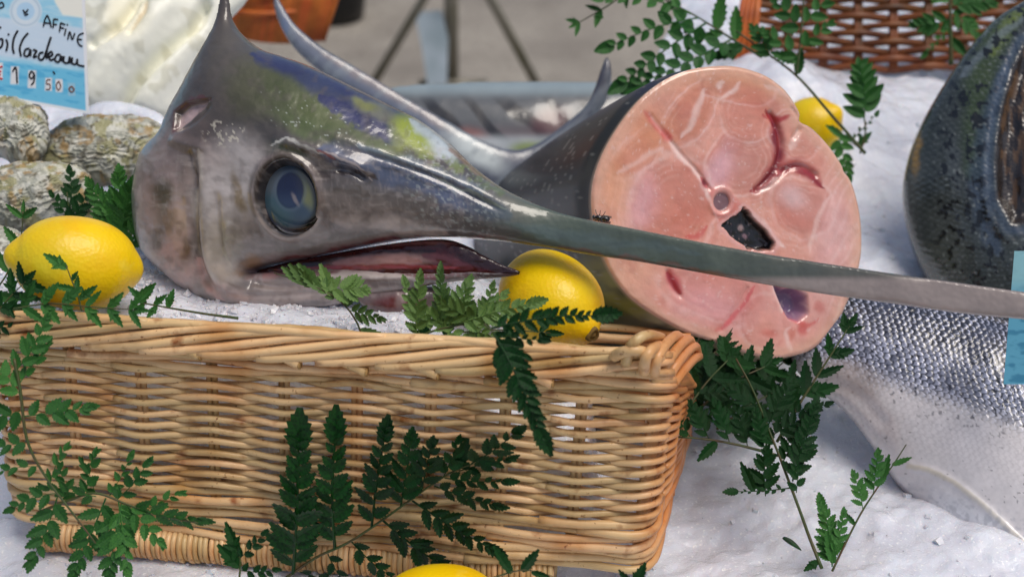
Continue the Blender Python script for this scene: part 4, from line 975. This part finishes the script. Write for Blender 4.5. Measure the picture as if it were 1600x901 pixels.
def up_paint(X, Y):
    a = np.arctan2(Y-300, X-1800)*420; rr = np.hypot(X-1800, Y-300)
    h, r, f, g = scales(a, rr, 12, 9)
    p = Paint(X, Y, (58, 64, 62), 8, 24, 344)
    p.mix(1-sm(X+.25*(Y-300)*0, 1420, 1452), (104, 106, 102), .7); p.stroke([(1590, 20), (1540, 90), (1530, 170), (1520, 280)], 50, (66, 84, 40), .8, .7); p.stroke([(1600, 14), (1570, 50), (1550, 90)], 22, (112, 128, 54), .8, .7)
    p.stroke([(1575, 100), (1545, 180), (1530, 260), (1535, 340), (1560, 400)], 28, (66, 82, 106), .7, .7); p.stroke([(1600, 30), (1560, 60), (1530, 90), (1500, 120)], 14, (120, 132, 142), .7, .7)
    p.blob(1434, 240, 8, 34, (182, 140, 62), .9, 5); p.blob(1480, 380, 30, 70, (88, 92, 88), .6, -15); p.blob(1490, 270, 12, 60, (90, 98, 102), .5)
    p.mix(sm(h, .6, .95), (110, 118, 118), .3); p.mix((1-sm(h, .1, .35)), (48, 54, 54), .35)
    p.speck(sm(X, 1440, 1480), 9, .11, (18, 20, 22), .95, 345); p.speck(sm(X, 1440, 1480), 5, .26, (150, 158, 156), .5, 346)
    c = sdf_poly(X, Y, GO); p.mix(np.exp(-((c+10)/8)**2), (90, 108, 132), .5); p.mix(sm(c, -2, 2), (34, 26, 22), 1); p.mix(sm(c, 2, 5)*sm(noise(X*2, Y*.5, 12, 347, 3), .02, .15), (92, 66, 38), .8)  # gold glints of warm light painted as streaks inside the gill opening
    p.gain(20, .14, 348)
    return p.c
upP = facing(1560, 260, 1.27, -.2, .1)
o, _, _ = inflate(upo, upP, 2.0, thick=.50, back=.8, name='spotted_fish', m=M['scaly'], paint=up_paint, disp=up_disp, n_out=200)
tag(o, 'dark green grey fish with black spots and an open gill at the right picture edge', 'fish')
# distant fish body and the crescent tail in front of it
bo = [(560, 165), (600, 142), (680, 135), (780, 133), (880, 131), (960, 132), (1040, 140), (1060, 190), (1000, 235), (900, 262), (800, 275), (720, 268), (640, 240), (580, 205)]
def bo_paint(X, Y):
    p = Paint(X, Y, (92, 96, 100), 4, 30, 351); p.mix(1-sm(Y, 136, 158), (150, 166, 172), .85); p.mix(sm(Y, 185, 215), (120, 96, 98), .5)
    d = (X+.9*(Y-150)*-1); p.mix(sm(np.sin((X-.9*(Y-150))*.098+3*noise(X, Y, 60, 352, 2)), .1, .8)*sm(Y, 145, 170)*(1-sm(Y, 225, 250)), (30, 32, 38), .9)
    p.blob(735, 212, 26, 14, (150, 104, 98), .8, 10); p.blob(860, 190, 34, 22, (104, 66, 70), .8, -20); p.mix(sm(Y, 205, 222), (196, 204, 208), .8); p.blob(830, 232, 34, 14, (150, 168, 96), .85); p.blob(760, 236, 30, 8, (212, 188, 184), .8, 30); p.gain(20, .1, 353); return p.c
o, _, _ = inflate(bo, facing(800, 190, 1.50, 0, .3), 3.0, thick=.7, name='striped_fish', m=M['fish'], paint=bo_paint, disp=lambda X, Y: 3*noise(X, Y, 30, 354, 2))
tag(o, 'silvery fish with dark slanting stripes lying across the back edge of the stall', 'fish')
to = [(430, -8), (444, 14), (462, 40), (500, 72), (540, 96), (590, 126), (640, 156), (700, 190), (750, 218), (800, 234), (840, 224), (880, 196), (915, 165), (930, 136), (938, 112), (948, 90), (955, 108), (952, 146), (934, 178), (900, 212), (860, 248), (840, 290), (800, 310), (740, 280), (680, 232), (620, 186), (560, 150), (500, 112), (462, 78), (440, 44), (428, 10)]
def to_paint(X, Y):
    p = Paint(X, Y, (92, 98, 112), 4, 26, 361); p.stroke([(430, 0), (450, 40), (500, 92), (580, 140), (660, 185), (740, 240)], 14, (112, 120, 138), .7); p.stroke([(500, 84), (570, 122), (650, 170), (720, 214)], 14, (140, 130, 132), .6)
    p.blob(740, 236, 60, 22, (204, 214, 214), .8, 30); p.blob(945, 140, 34, 60, (66, 68, 82), .95, 20); p.mix(sm(noise((X-Y)*.25, X+Y, 14, 362, 3), .0, .2), (132, 142, 150), .5); p.blob(445, 42, 8, 16, (98, 116, 150), .6); p.gain(12, .15, 363); return p.c
o, _, _ = inflate(to, facing(700, 180, 1.40, 0, .1), 2.5, thick=.34, name='fish_tail', m=M['fish'], paint=to_paint, n_out=300, disp=lambda X, Y: 2*noise((X-Y)*.4, X+Y, 22, 364, 2))
tag(o, 'grey crescent shaped fish tail rising behind the bill fish head', 'fish tail')

# ------------------------------------------------------------------ things behind the stall
stT = thing('metal_stand', P(700, 130, 4.15), 'weathered metal stand with splayed legs on the pavement behind the stall', 'stand')
def bar(a, b, r, name, m, par, sides=10):
    Acc().tube(np.array([a, (np.array(a)+np.array(b))/2, b]), r, sides).obj(name, m, par)
zt_ = 1.5-.62
bar(P(704, -60, 3.9), P(706, 142, 4.2), .021, 'post', M['steel'], stT)
bar(P(697, -60, 3.6), P(576, 142, 3.9), .012, 'leg', M['steel'], stT); bar(P(735, -60, 3.8), P(848, 150, 4.1), .013, 'leg', M['steel'], stT)
V, F = [], []
pl = facing(690, 70, 4.0); pts = [(648, 20), (690, 16), (700, 60), (698, 132), (668, 134), (660, 80)]
V = [pl.at(*p_) for p_ in pts]; V += [v-pl.n*.02 for v in V]; n_ = len(pts); F = [tuple(range(n_)), tuple(range(2*n_-1, n_-1, -1))]+[(i, (i+1) % n_, n_+(i+1) % n_, n_+i) for i in range(n_)]
adopt(mesh_obj('plate', V, F, M['steelblue'], None, None, False), stT)
bar(P(655, 132, 4.15), P(760, 130, 4.15), .014, 'foot_bar', M['steel'], stT)
# black tub
tubT = thing('black_tub', P(522, 45, 4.5), 'black plastic tub standing on the pavement, top left of centre', 'tub')
cb = on_z(520, 27, -.046)
A = Acc(); V = []
prof = [(.10, 0), (.112, .004), (.120, .06), (.130, .2), (.140, .34), (.132, .34), (.112, .06), (0.001, .05)]
for r, z in prof:
    for k in range(40): V.append(cb+np.array([math.cos(k*math.pi/20)*r*1.0, math.sin(k*math.pi/20)*r, z]))
F = [(i*40+k, i*40+(k+1) % 40, (i+1)*40+(k+1) % 40, (i+1)*40+k) for i in range(len(prof)-1) for k in range(40)]
A.add(V, F); A.obj('tub_wall', M['black'], tubT)
# back-right basket
def weave_panel(par, pl, xs, ytop, ybot, nrow, m, stake_m, amp=.005, rad=.0045, spacing=55, bow=None):
    x0, x1 = xs; n = int((x1-x0)/6)
    for k in range(nrow):
        x = np.linspace(x0, x1, n); y = ytop+(ybot(x)-ytop)*(k+.5)/nrow+1.5*noise(x, x*0+k*9, 30, 371, 2)
        h = amp*np.cos(math.pi*((x-x0)/spacing+k)); pts = pl.at(x, y, h+(bow(x) if bow else 0)); Acc().tube(pts, rad*(1+.1*RNG.uniform(-1, 1)), 7).obj('willow_rod', m, par)
    for xx in np.arange(x0, x1+1, spacing):
        for e in (-3, 3):
            y = np.linspace(ytop-10, float(ybot(np.array(xx)))-2, 6); X_ = np.full(6, xx+e); Acc().tube(pl.at(X_, y, 0*y+(bow(X_) if bow else 0)), rad*.8, 7).obj('stake', stake_m, par)
bR = thing('wicker_basket', P(1380, 112, 1.62), 'dark brown wicker basket standing on the ice, top right', 'basket')
weave_panel(bR, facing(1370, 50, 1.63, 0, .2), (1176, 1640), -46, lambda x: 100+14*np.sin((x-1180)/130.), 12, M['brown'], M['brown'], rad=.0042)
for k in range(4):
    Acc().tube(facing(1160, 50, 1.60, 0, .2).at(np.array([1176+k*6-6, 1170+k*7-12, 1160+k*9-12.]), np.array([-40, 30, 108.]), np.array([0, .004*k, 0])), .0042, 8).obj('corner_rod', M['orange'], bR)
bL = thing('wicker_basket', P(420, 72, 2.0), 'orange brown wicker basket blurred behind the fin of the fish head', 'basket')
lp = facing(420, 20, 2.0, 0, .1)
for k in range(24):
    x0 = 350+k*6.3; x1 = 380+k*7.6; f = (k-11.5)/11.5; yb = 40+40*math.sqrt(max(0, 1-((k-13)/13.5)**2)); hh_ = .05*math.sqrt(max(0, 1-f*f*.95))
    pts = lp.at(np.array([x0+10, (x0+x1)/2+4, x1+10]), np.array([yb, -5, -90.]), np.array([hh_*.8, hh_, hh_*1.1])); Acc().tube(pts, .0043, 8).obj('willow_rod', M['orange'], bL)
for k in range(5):
    x = np.linspace(360, 488, 20); y = 26-k*26-10*((x-424)/64)**2*-1*0+14*np.cos((x-424)/64*1.5); h = .056*np.sqrt(np.clip(1-((x-424)/70)**2, 0, 1)); Acc().tube(lp.at(x, y, h), .004, 7).obj('willow_rod', M['orange'], bL)

# ------------------------------------------------------------------ ferns
_pm = {}
def pinnule(A, base, d, n_, L, w, teeth, rnd):
    """one small toothed leaf: base point, direction, normal"""
    d = d/np.linalg.norm(d); s = np.cross(n_, d); s /= np.linalg.norm(s)
    V = []; ns = 6; mid = []; le = []; re = []
    env = lambda t: max(0.0, math.sin(math.pi*min(1, (t*.93+.05))**.75))**.8
    curl = rnd.uniform(-.15, .2)
    for i in range(ns+1):
        t = i/ns; mid.append(base+d*L*t-n_*L*.05*math.sin(math.pi*t)-n_*curl*L*t*t)
    V += mid
    for sg in (1, -1):
        E = []
        for i in range(ns):
            t1 = (i+.12)/ns; t2 = (i+.78)/ns
            for t, k in ((t1, .80 if teeth else 1), (t2, 1.08 if teeth else 1)):
                wv = w*env(t)*k; E.append(base+d*L*(t+.05*(k > 1))+s*sg*wv+n_*wv*.18-n_*curl*L*t*t)
        V += E
    F = []
    for q in range(2):
        o = ns+1+q*2*ns
        for i in range(ns):
            a, b = i, i+1; e1, e2 = o+2*i, o+2*i+1
            tri = [(a, b, e2), (a, e2, e1)]
            if i < ns-1: tri.append((b, o+2*i+2, e2))
            F += tri if q == 0 else [t[::-1] for t in tri]
    A.add(V, F)
def pinna_mesh(kind, N, width, var, m, asp=1.0):
    key = (kind, N, width, var, m)
    if key in _pm: return _pm[key]
    rnd = random.Random(hash(key) % 9999 if False else (N*131+var*17+int(width*100)+len(kind)*7)); A = Acc()
    bend = rnd.uniform(-.10, .10); arch = rnd.uniform(-.02, .10)
    def axis(t): return np.array([t, bend*math.sin(math.pi*t)*.6, arch*math.sin(math.pi*t)-.06*t*t])
    ts = np.linspace(0, 1, 12); A.tube(np.array([axis(t) for t in ts]), np.linspace(.011, .004, 12), 5)
    up = np.array([0, 0, 1.0])
    for i in range(N):
        t = .06+.84*(1-(1-(i+.3*rnd.random())/N)**1.25)
        env = (1-t)**.70*min(1, .66+t*1.5)*1.12 if kind != 'oval' else (1-t*.55)*min(1, .8+t)
        for sg in (1, -1):
            tt = t+(.45/N if sg < 0 else 0)
            a = math.radians(rnd.uniform(44, 58) if kind != 'oval' else rnd.uniform(52, 68))*(1-.35*t)
            dv = np.array([math.cos(a), sg*math.sin(a), rnd.uniform(-.12, .18)])
            nn = up+np.array([rnd.uniform(-.25, .25), rnd.uniform(-.25, .25), 0]); nn /= np.linalg.norm(nn)
            L = width*env*rnd.uniform(.9, 1.08)*1.12
            pinnule(A, axis(tt), dv, nn, L, max(L*(.27 if kind == 'tooth' else .26 if kind == 'narrow' else .25), min(.33*L, .42/N)), kind != 'oval', rnd)
    L = .24 if kind != 'oval' else .22
    pinnule(A, axis(.80 if kind != 'oval' else .9), np.array([1, 0, -.1]), up, L, L*.30, kind != 'oval', rnd)
    me = bpy.data.meshes.new('leaflet'); V = np.vstack(A.V); me.from_pydata([tuple(v) for v in V], [], A.F); me.update()
    me.materials.append(M[m]); me.polygons.foreach_set('use_smooth', [False]*len(me.polygons)); _pm[key] = me; return me
def blade_mesh(var, m):
    key = ('blade', var, m)
    if key in _pm: return _pm[key]
    rnd = random.Random(var*7+3); A = Acc()
    pinnule(A, np.zeros(3), np.array([1, 0, 0.]), np.array([0, 0, 1.]), 1.0, .17+.02*var, True, rnd)
    if var % 2:
        pinnule(A, np.array([.22, 0, 0]), np.array([.6, .75, .1]), np.array([0, 0, 1.]), .38, .09, True, rnd); pinnule(A, np.array([.3, 0, 0]), np.array([.6, -.75, .1]), np.array([0, 0, 1.]), .34, .08, True, rnd)
    me = bpy.data.meshes.new('leaflet'); me.from_pydata([tuple(v) for v in np.vstack(A.V)], [], A.F); me.update(); me.materials.append(M[m]); _pm[key] = me; return me
def fern(label, plane, stem, pins, m='leaf_dark', kind='tooth', lift=0.0, rs=1.6, wid=.26, tilt=.35, dens=13.0, name='fern_frond', lifts=None):
    s = np.array(stem, float); c = catmull(s[:, :2], max(10, len(s)*5)) if len(s) > 2 else s[:, :2]
    hs_ = lift+.004*noise(c[:, 0], c[:, 1], 60, 381, 2)
    if lifts: hs_ = hs_+np.interp(np.linspace(0, 1, len(c)), np.linspace(0, 1, len(lifts)), lifts)
    pts = plane.at(c[:, 0], c[:, 1], hs_); sc = plane.scale(*s[0][:2])
    t = thing(name, pts[0], label, 'fern', 'fern fronds used as garnish')
    A = Acc().tube(pts, np.linspace(rs, rs*.45, len(pts))*sc, 7); A.obj('stem', M['stem'], t)
    for q in pins:
        bx, by, tx, ty = q[:4]; w = q[4] if len(q) > 4 else wid
        i = int(np.argmin(np.hypot(c[:, 0]-bx, c[:, 1]-by))); h0 = float(hs_[i])
        a = plane.at(bx, by, h0); b = plane.at(tx, ty, h0+random.uniform(-.002, .012)*max(.3, math.hypot(tx-bx, ty-by)/120))
        L = np.linalg.norm(b-a); X = (b-a)/L; n = plane.n+RT*random.uniform(-tilt, tilt)+UP*random.uniform(-tilt, tilt); n -= (n@X)*X; n /= np.linalg.norm(n); Y = np.cross(n, X)
        N = max(3, int(round(math.hypot(tx-bx, ty-by)/dens))); N = min(N, 14)
        me = blade_mesh(random.randrange(4), m) if math.hypot(tx-bx, ty-by) < 58 else pinna_mesh(kind, N, round(w, 2), random.randrange(3), m)
        o = link(bpy.data.objects.new('leaflet', me)); o.parent = t
        o.matrix_local = Matrix([[X[0]*L, Y[0]*L, n[0]*L, a[0]-t.location[0]], [X[1]*L, Y[1]*L, n[1]*L, a[1]-t.location[1]], [X[2]*L, Y[2]*L, n[2]*L, a[2]-t.location[2]], [0, 0, 0, 1]])
    return t
def auto(stem, n, L0, L1, ang=55, start=.1, side=0, jit=6):
    c = catmull(np.array(stem, float)[:, :2], 60); out = []
    for i in range(n):
        f = start+(1-start)*i/max(1, n-1)*.93; k = int(f*59); k2 = min(59, k+2); d = c[k2]-c[k2-3]; d /= np.linalg.norm(d)
        L = L0+(L1-L0)*i/max(1, n-1)
        for sg in ((1, -1) if side == 0 else (side,)):
            a = math.radians(ang+random.uniform(-jit, jit))*sg; v = (d[0]*math.cos(a)-d[1]*math.sin(a), d[0]*math.sin(a)+d[1]*math.cos(a)); l = L*random.uniform(.88, 1.1); out.append((c[k][0], c[k][1], c[k][0]+v[0]*l, c[k][1]+v[1]*l))
    e = c[-1]; d = c[-1]-c[-4]; d /= np.linalg.norm(d); out.append((c[-3][0], c[-3][1], e[0]+d[0]*L1*.6, e[1]+d[1]*L1*.6)); return out
BF = bask_front
fern('biggest dark fern frond spread over the middle of the basket front', BF, [(425, 905), (460, 880), (503, 851), (550, 829), (600, 796), (640, 768), (680, 740), (710, 722), (745, 706)],
     [(466, 876, 474, 629, .18), (531, 838, 535, 630, .18), (588, 803, 612, 640, .20), (632, 775, 648, 658, .30), (664, 750, 684, 660, .32), (698, 728, 722, 667, .36), (716, 718, 736, 668, .34), (742, 706, 826, 636, .26), (722, 720, 812, 704, .24), (700, 730, 812, 735, .20), (684, 742, 797, 768, .22), (650, 764, 794, 834, .20), (604, 793, 752, 886, .20), (556, 826, 640, 892, .26), (520, 846, 570, 905, .26), (476, 874, 560, 900, .26), (440, 895, 380, 892, .3), (450, 888, 480, 930, .3)],
     lift=.013, dens=20, tilt=.15, rs=2.4)
fern('dark glossy leaflet strand hanging over the basket rim below the bill', facing(800, 600, .86), [(757, 505), (772, 520), (782, 536)], [(772, 520, 851, 702, .19), (768, 512, 962, 495, .13), (775, 522, 858, 531, .2), (770, 520, 830, 560, .26)], lift=.008, dens=16, tilt=.2)
fern('olive fern cluster at the rim under the tip of the lower jaw', facing(700, 500, .93), [(636, 532), (680, 516), (725, 506), (765, 500)],
     [(650, 526, 656, 424, .28), (655, 520, 632, 432, .24), (690, 512, 684, 412, .26), (700, 510, 735, 430, .34), (700, 512, 640, 478, .30), (725, 506, 730, 452, .4), (740, 504, 792, 452, .34), (748, 502, 680, 470, .36), (725, 510, 800, 530, .26), (690, 516, 760, 538, .26), (710, 508, 850, 470, .2), (690, 512, 740, 470, .36), (670, 518, 700, 450, .32), (745, 505, 770, 440, .3)], m='leaf_light', lift=.0, dens=14, rs=2.2, tilt=.7)
fern('dark leaflets low behind the basket rim, under the olive cluster', facing(720, 520, .96), [(640, 540), (700, 522), (780, 515), (860, 520)], auto([(640, 540), (700, 522), (780, 515), (860, 520)], 5, 50, 36), lift=0, dens=13)
fern('thin light green sprig curving up against the corner of the mouth', facing(520, 480, .935), [(566, 535), (560, 508), (540, 478), (510, 456), (470, 440), (428, 426)],
     [(512, 456, 578, 452, .5), (530, 468, 478, 420, .26), (520, 462, 500, 412, .16), (545, 484, 604, 500, .34), (562, 515, 608, 530, .3), (500, 452, 466, 412, .16), (488, 447, 452, 414, .15), (472, 441, 440, 417, .15), (540, 478, 560, 440, .4)], m='leaf_light', kind='narrow', dens=13, rs=1.8, tilt=.5)
s4 = [(22, 560), (32, 610), (44, 690), (74, 748), (112, 798), (150, 848)]
fern('mid green frond trailing down the left corner of the basket', facing(80, 690, .90), s4, [(24, 580, 74, 490, .3), (30, 600, 78, 530, .3), (38, 650, 150, 632, .28), (36, 640, -30, 660, .5), (34, 620, -20, 560, .4), (44, 690, -20, 700, .4), (60, 728, -10, 740, .3), (86, 770, 10, 800, .32), (90, 776, 50, 886, .30), (78, 756, 110, 690, .34)], m='leaf_mid', lift=0, dens=22, rs=3.0, tilt=.7, wid=.40)
s4b = [(60, 800), (110, 780), (150, 770), (200, 788), (260, 806), (310, 816)]
fern('broad green frond lying over the lower left basket edge', facing(180, 800, .925), s4b, [(110, 780, 92, 722, .34), (135, 773, 150, 700, .36), (150, 772, 122, 715, .3), (180, 782, 235, 715, .3), (170, 775, 208, 705, .2), (205, 790, 332, 815, .26), (200, 790, 262, 850, .32), (165, 778, 112, 905, .28), (185, 784, 205, 900, .26), (190, 786, 172, 912, .3), (150, 775, 60, 762, .3), (230, 796, 290, 770, .3)], m='leaf_mid', dens=22, rs=2.8, tilt=.8)
fern('dark sprig beside the left end of the basket foot', facing(380, 870, .90), [(372, 925), (376, 880), (372, 850)], [(374, 868, 352, 815, .36), (374, 872, 418, 824, .3), (376, 885, 340, 850, .3), (376, 890, 440, 884, .3)], dens=16, rs=2, m='leaf_dark')
fern('small sprig standing in front of the left lemon', facing(120, 450, .915), [(128, 486), (122, 460), (112, 436), (104, 414)], [(106, 420, 68, 396, .44), (113, 438, 124, 424, .5), (118, 452, 84, 446, .3), (124, 468, 152, 446, .36), (120, 456, 122, 430, .3)], m='leaf_mid', kind='tooth', dens=20, rs=1.6)
fern('leafy spray along the rim under the left lemon', facing(130, 478, .905), [(20, 482), (80, 474), (150, 480), (215, 484)], auto([(20, 482), (80, 474), (150, 480), (215, 484)], 6, 44, 34, 48), m='leaf_mid', dens=13, tilt=.7)
fern('fern stem lying on the ice between the left lemon and the gill cover', facing(280, 480, .925), [(372, 497), (320, 490), (260, 480), (205, 470)], [(262, 480, 272, 452, .5), (240, 476, 262, 460, .4), (228, 474, 200, 448, .4), (215, 472, 242, 448, .3), (225, 474, 206, 494, .5), (245, 478, 230, 496, .5), (210, 470, 246, 442, .2)], m='leaf_mid', kind='tooth', dens=13, rs=2.4)
fern('upright dark leaf cluster above the left lemon among the oysters', facing(120, 320, 1.08), [(110, 390), (108, 340), (104, 300)], [(108, 330, 104, 258, .3), (110, 350, 78, 300, .3), (112, 350, 146, 296, .36), (112, 370, 80, 340, .4), (110, 372, 150, 340, .36)], dens=16, rs=2)
fern('blue green leaves between the oysters and the back of the fish head', facing(180, 320, 1.07), [(205, 420), (190, 370), (176, 330)], [(188, 364, 136, 282, .34), (190, 370, 190, 262, .34), (192, 372, 216, 280, .4), (198, 390, 140, 350, .4), (200, 396, 222, 330, .4), (202, 404, 160, 384, .4)], m='leaf_mid', dens=13, rs=2, tilt=.5)
fern('fern leaves behind the left lemon at the picture edge', facing(20, 400, 1.0), [(-20, 470), (10, 430), (30, 380), (36, 330)], auto([(-20, 470), (10, 430), (30, 380), (36, 330)], 4, 50, 30), m='leaf_mid', dens=13)
fern('dark leaves left of the basket corner under the lemon', facing(10, 500, .93), [(-30, 520), (10, 470), (40, 440)], auto([(-30, 520), (10, 470), (40, 440)], 4, 60, 40), m='leaf_dark', dens=14)
# right side
sR = [(1150, 560), (1178, 612), (1205, 680), (1230, 745), (1258, 820), (1284, 888)]
icR = facing(1230, 740, .985, -.1, .35)
fern('tall dark sprig standing out over the ice right of the basket', icR, sR[::-1], [(1236, 762, 1132, 768, .1), (1196, 775, 1196, 700, .42), (1178, 768, 1158, 722, .5), (1214, 700, 1168, 640, .36), (1222, 724, 1258, 650, .3), (1238, 752, 1278, 628, .22), (1244, 770, 1240, 700, .3), (1200, 665, 1240, 590, .34), (1190, 640, 1130, 600, .36), (1205, 680, 1280, 640, .3), (1278, 876, 1256, 892, .5)], dens=14, rs=3.0, tilt=.4, lift=.0)
fern('slender sprig leaning right over the ice, tip curling up', icR, [(1300, 892), (1322, 846), (1346, 800), (1372, 760), (1398, 722), (1416, 694)], [(1336, 820, 1318, 800, .3), (1348, 796, 1330, 736, .34), (1364, 772, 1370, 704, .32), (1378, 750, 1388, 712, .36), (1394, 726, 1424, 716, .2), (1300, 885, 1276, 772, .24), (1308, 868, 1320, 796, .26), (1302, 880, 1290, 830, .3)], m='leaf_mid', dens=13, rs=2.0)
fern('dark frond running from the basket side along under the pink cut fish', facing(1130, 660, 1.0, 0, .3), [(1215, 712), (1150, 694), (1090, 684), (1040, 682)], [(1195, 706, 1180, 640, .36), (1168, 698, 1148, 630, .36), (1140, 692, 1112, 626, .36), (1108, 686, 1074, 628, .36), (1080, 684, 1040, 640, .4), (1120, 690, 1090, 720, .2)], dens=14, rs=2.6)
fern('dark frond rising from the ice to the lower right edge of the cut face', facing(1260, 600, 1.02, 0, .2), [(1214, 690), (1250, 630), (1285, 575), (1330, 505)], auto([(1214, 690), (1250, 630), (1285, 575), (1330, 505)], 6, 66, 30, 40), dens=13, rs=2.6)
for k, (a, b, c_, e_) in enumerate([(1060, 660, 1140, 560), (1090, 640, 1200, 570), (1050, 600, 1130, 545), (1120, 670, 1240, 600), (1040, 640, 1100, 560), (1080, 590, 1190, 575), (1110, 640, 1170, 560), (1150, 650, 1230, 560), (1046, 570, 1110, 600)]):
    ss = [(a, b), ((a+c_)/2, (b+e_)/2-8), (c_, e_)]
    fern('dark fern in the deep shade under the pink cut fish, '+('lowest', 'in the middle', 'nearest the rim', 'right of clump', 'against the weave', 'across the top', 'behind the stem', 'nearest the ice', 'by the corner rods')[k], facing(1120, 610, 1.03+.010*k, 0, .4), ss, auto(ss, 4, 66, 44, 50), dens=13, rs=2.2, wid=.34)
ff = facing(1236, 852, .972, 0, .9)
def single_leaf():
    A = Acc(); a = ff.at(1222, 845, .004); b = ff.at(1252, 862, .004); pinnule(A, a, b-a, ff.n, float(np.linalg.norm(b-a)), .0022, False, random)
    V = np.vstack(A.V); o = mesh_obj('fallen_leaf', np.vstack([V, V-ff.n*.0003]), A.F+[tuple(i+len(V) for i in f[::-1]) for f in A.F], M['leaf_dark']); tag(o, 'single small dark leaf lying alone on the ice, lower right', 'leaf')
single_leaf()
# upper right, in the background
u1 = facing(1100, 60, 1.32)
fern('arching frond end at the top of the picture, left of the others', u1, [(985, -20), (955, 6), (925, 24), (900, 38)], auto([(985, -20), (955, 6), (925, 24), (900, 38)], 3, 30, 22, 45), m='leaf_mid', dens=13)
fern('long arching frond with rounded leaflets above the dark skin of the fish chunk', u1, [(1190, 90), (1135, 55), (1082, 22), (1020, -10)], [(1092, 28, 946, 78, .17), (1104, 36, 966, 140, .17), (1142, 62, 985, 134, .18), (1080, 22, 930, 0, .16), (1160, 72, 1110, 92, .36), (1120, 46, 1128, -10, .36), (1150, 62, 1150, 10, .34), (1060, 12, 1000, -30, .3), (1130, 50, 1092, 60, .4)], m='leaf_mid', kind='oval', dens=25, rs=2.2, wid=.24)
fern('broad leaved frond with a long bare stem crossing the ice, top right', facing(1250, 80, 1.30), [(1352, 240), (1300, 180), (1244, 118), (1190, 78), (1150, 48)], [(1222, 104, 1240, 40, .1), (1246, 116, 1252, 76, .1), (1206, 92, 1170, 40, .4)], m='leaf_mid', dens=13, rs=2.8)
fern('sprig with large pointed leaves in front of the brown basket', facing(1250, 60, 1.29), [(1244, 118), (1250, 70), (1256, 0), (1258, -30)], [(1248, 90, 1188, 46, .36), (1250, 78, 1300, 34, .34), (1246, 96, 1204, 82, .3), (1252, 50, 1200, 0, .4), (1254, 40, 1308, -12, .36), (1250, 66, 1286, 66, .3)], m='leaf_mid', kind='tooth', dens=26, rs=2.0, tilt=.4)
fern('small upright sprig with paired oval leaflets over the ice, top right', facing(1345, 180, 1.33), [(1344, 240), (1352, 205), (1346, 160), (1338, 112)], [(1350, 190, 1340, 100, .42)], m='leaf_mid', kind='oval', dens=14, rs=1.6, tilt=.1)
fern('drooping leaflets at the lower end of the bare stem, beside the back lemon', facing(1330, 240, 1.34), [(1300, 196), (1330, 222), (1352, 236)], [(1310, 205, 1328, 278, .3), (1330, 222, 1372, 178, .14), (1325, 222, 1300, 244, .4), (1318, 214, 1290, 196, .4), (1340, 228, 1362, 206, .3)], m='leaf_mid', kind='oval', dens=16)
fern('straight pale stem with hanging leaves in front of the brown basket', facing(1480, 40, 1.40), [(1486, 102), (1485, 50), (1484, -30)], [(1485, 30, 1420, 40, .4), (1485, 20, 1530, 60, .4), (1484, 0, 1430, -20, .4), (1484, 10, 1560, 6, .4), (1485, 60, 1510, 90, .3), (1484, 40, 1440, 90, .16)], m='leaf_mid', dens=13, rs=4.0)
fern('leaves at the basket foot along the bottom edge', facing(900, 890, .87), [(760, 905), (820, 890), (880, 905)], [(800, 895, 770, 852, .4), (815, 892, 842, 858, .4), (830, 893, 860, 900, .4)], dens=16)
fern('two leaf tips rising at the bottom right corner of the basket', facing(990, 900, .87), [(990, 930), (992, 905)], [(992, 915, 1008, 878, .5), (990, 918, 966, 888, .4)], dens=16)
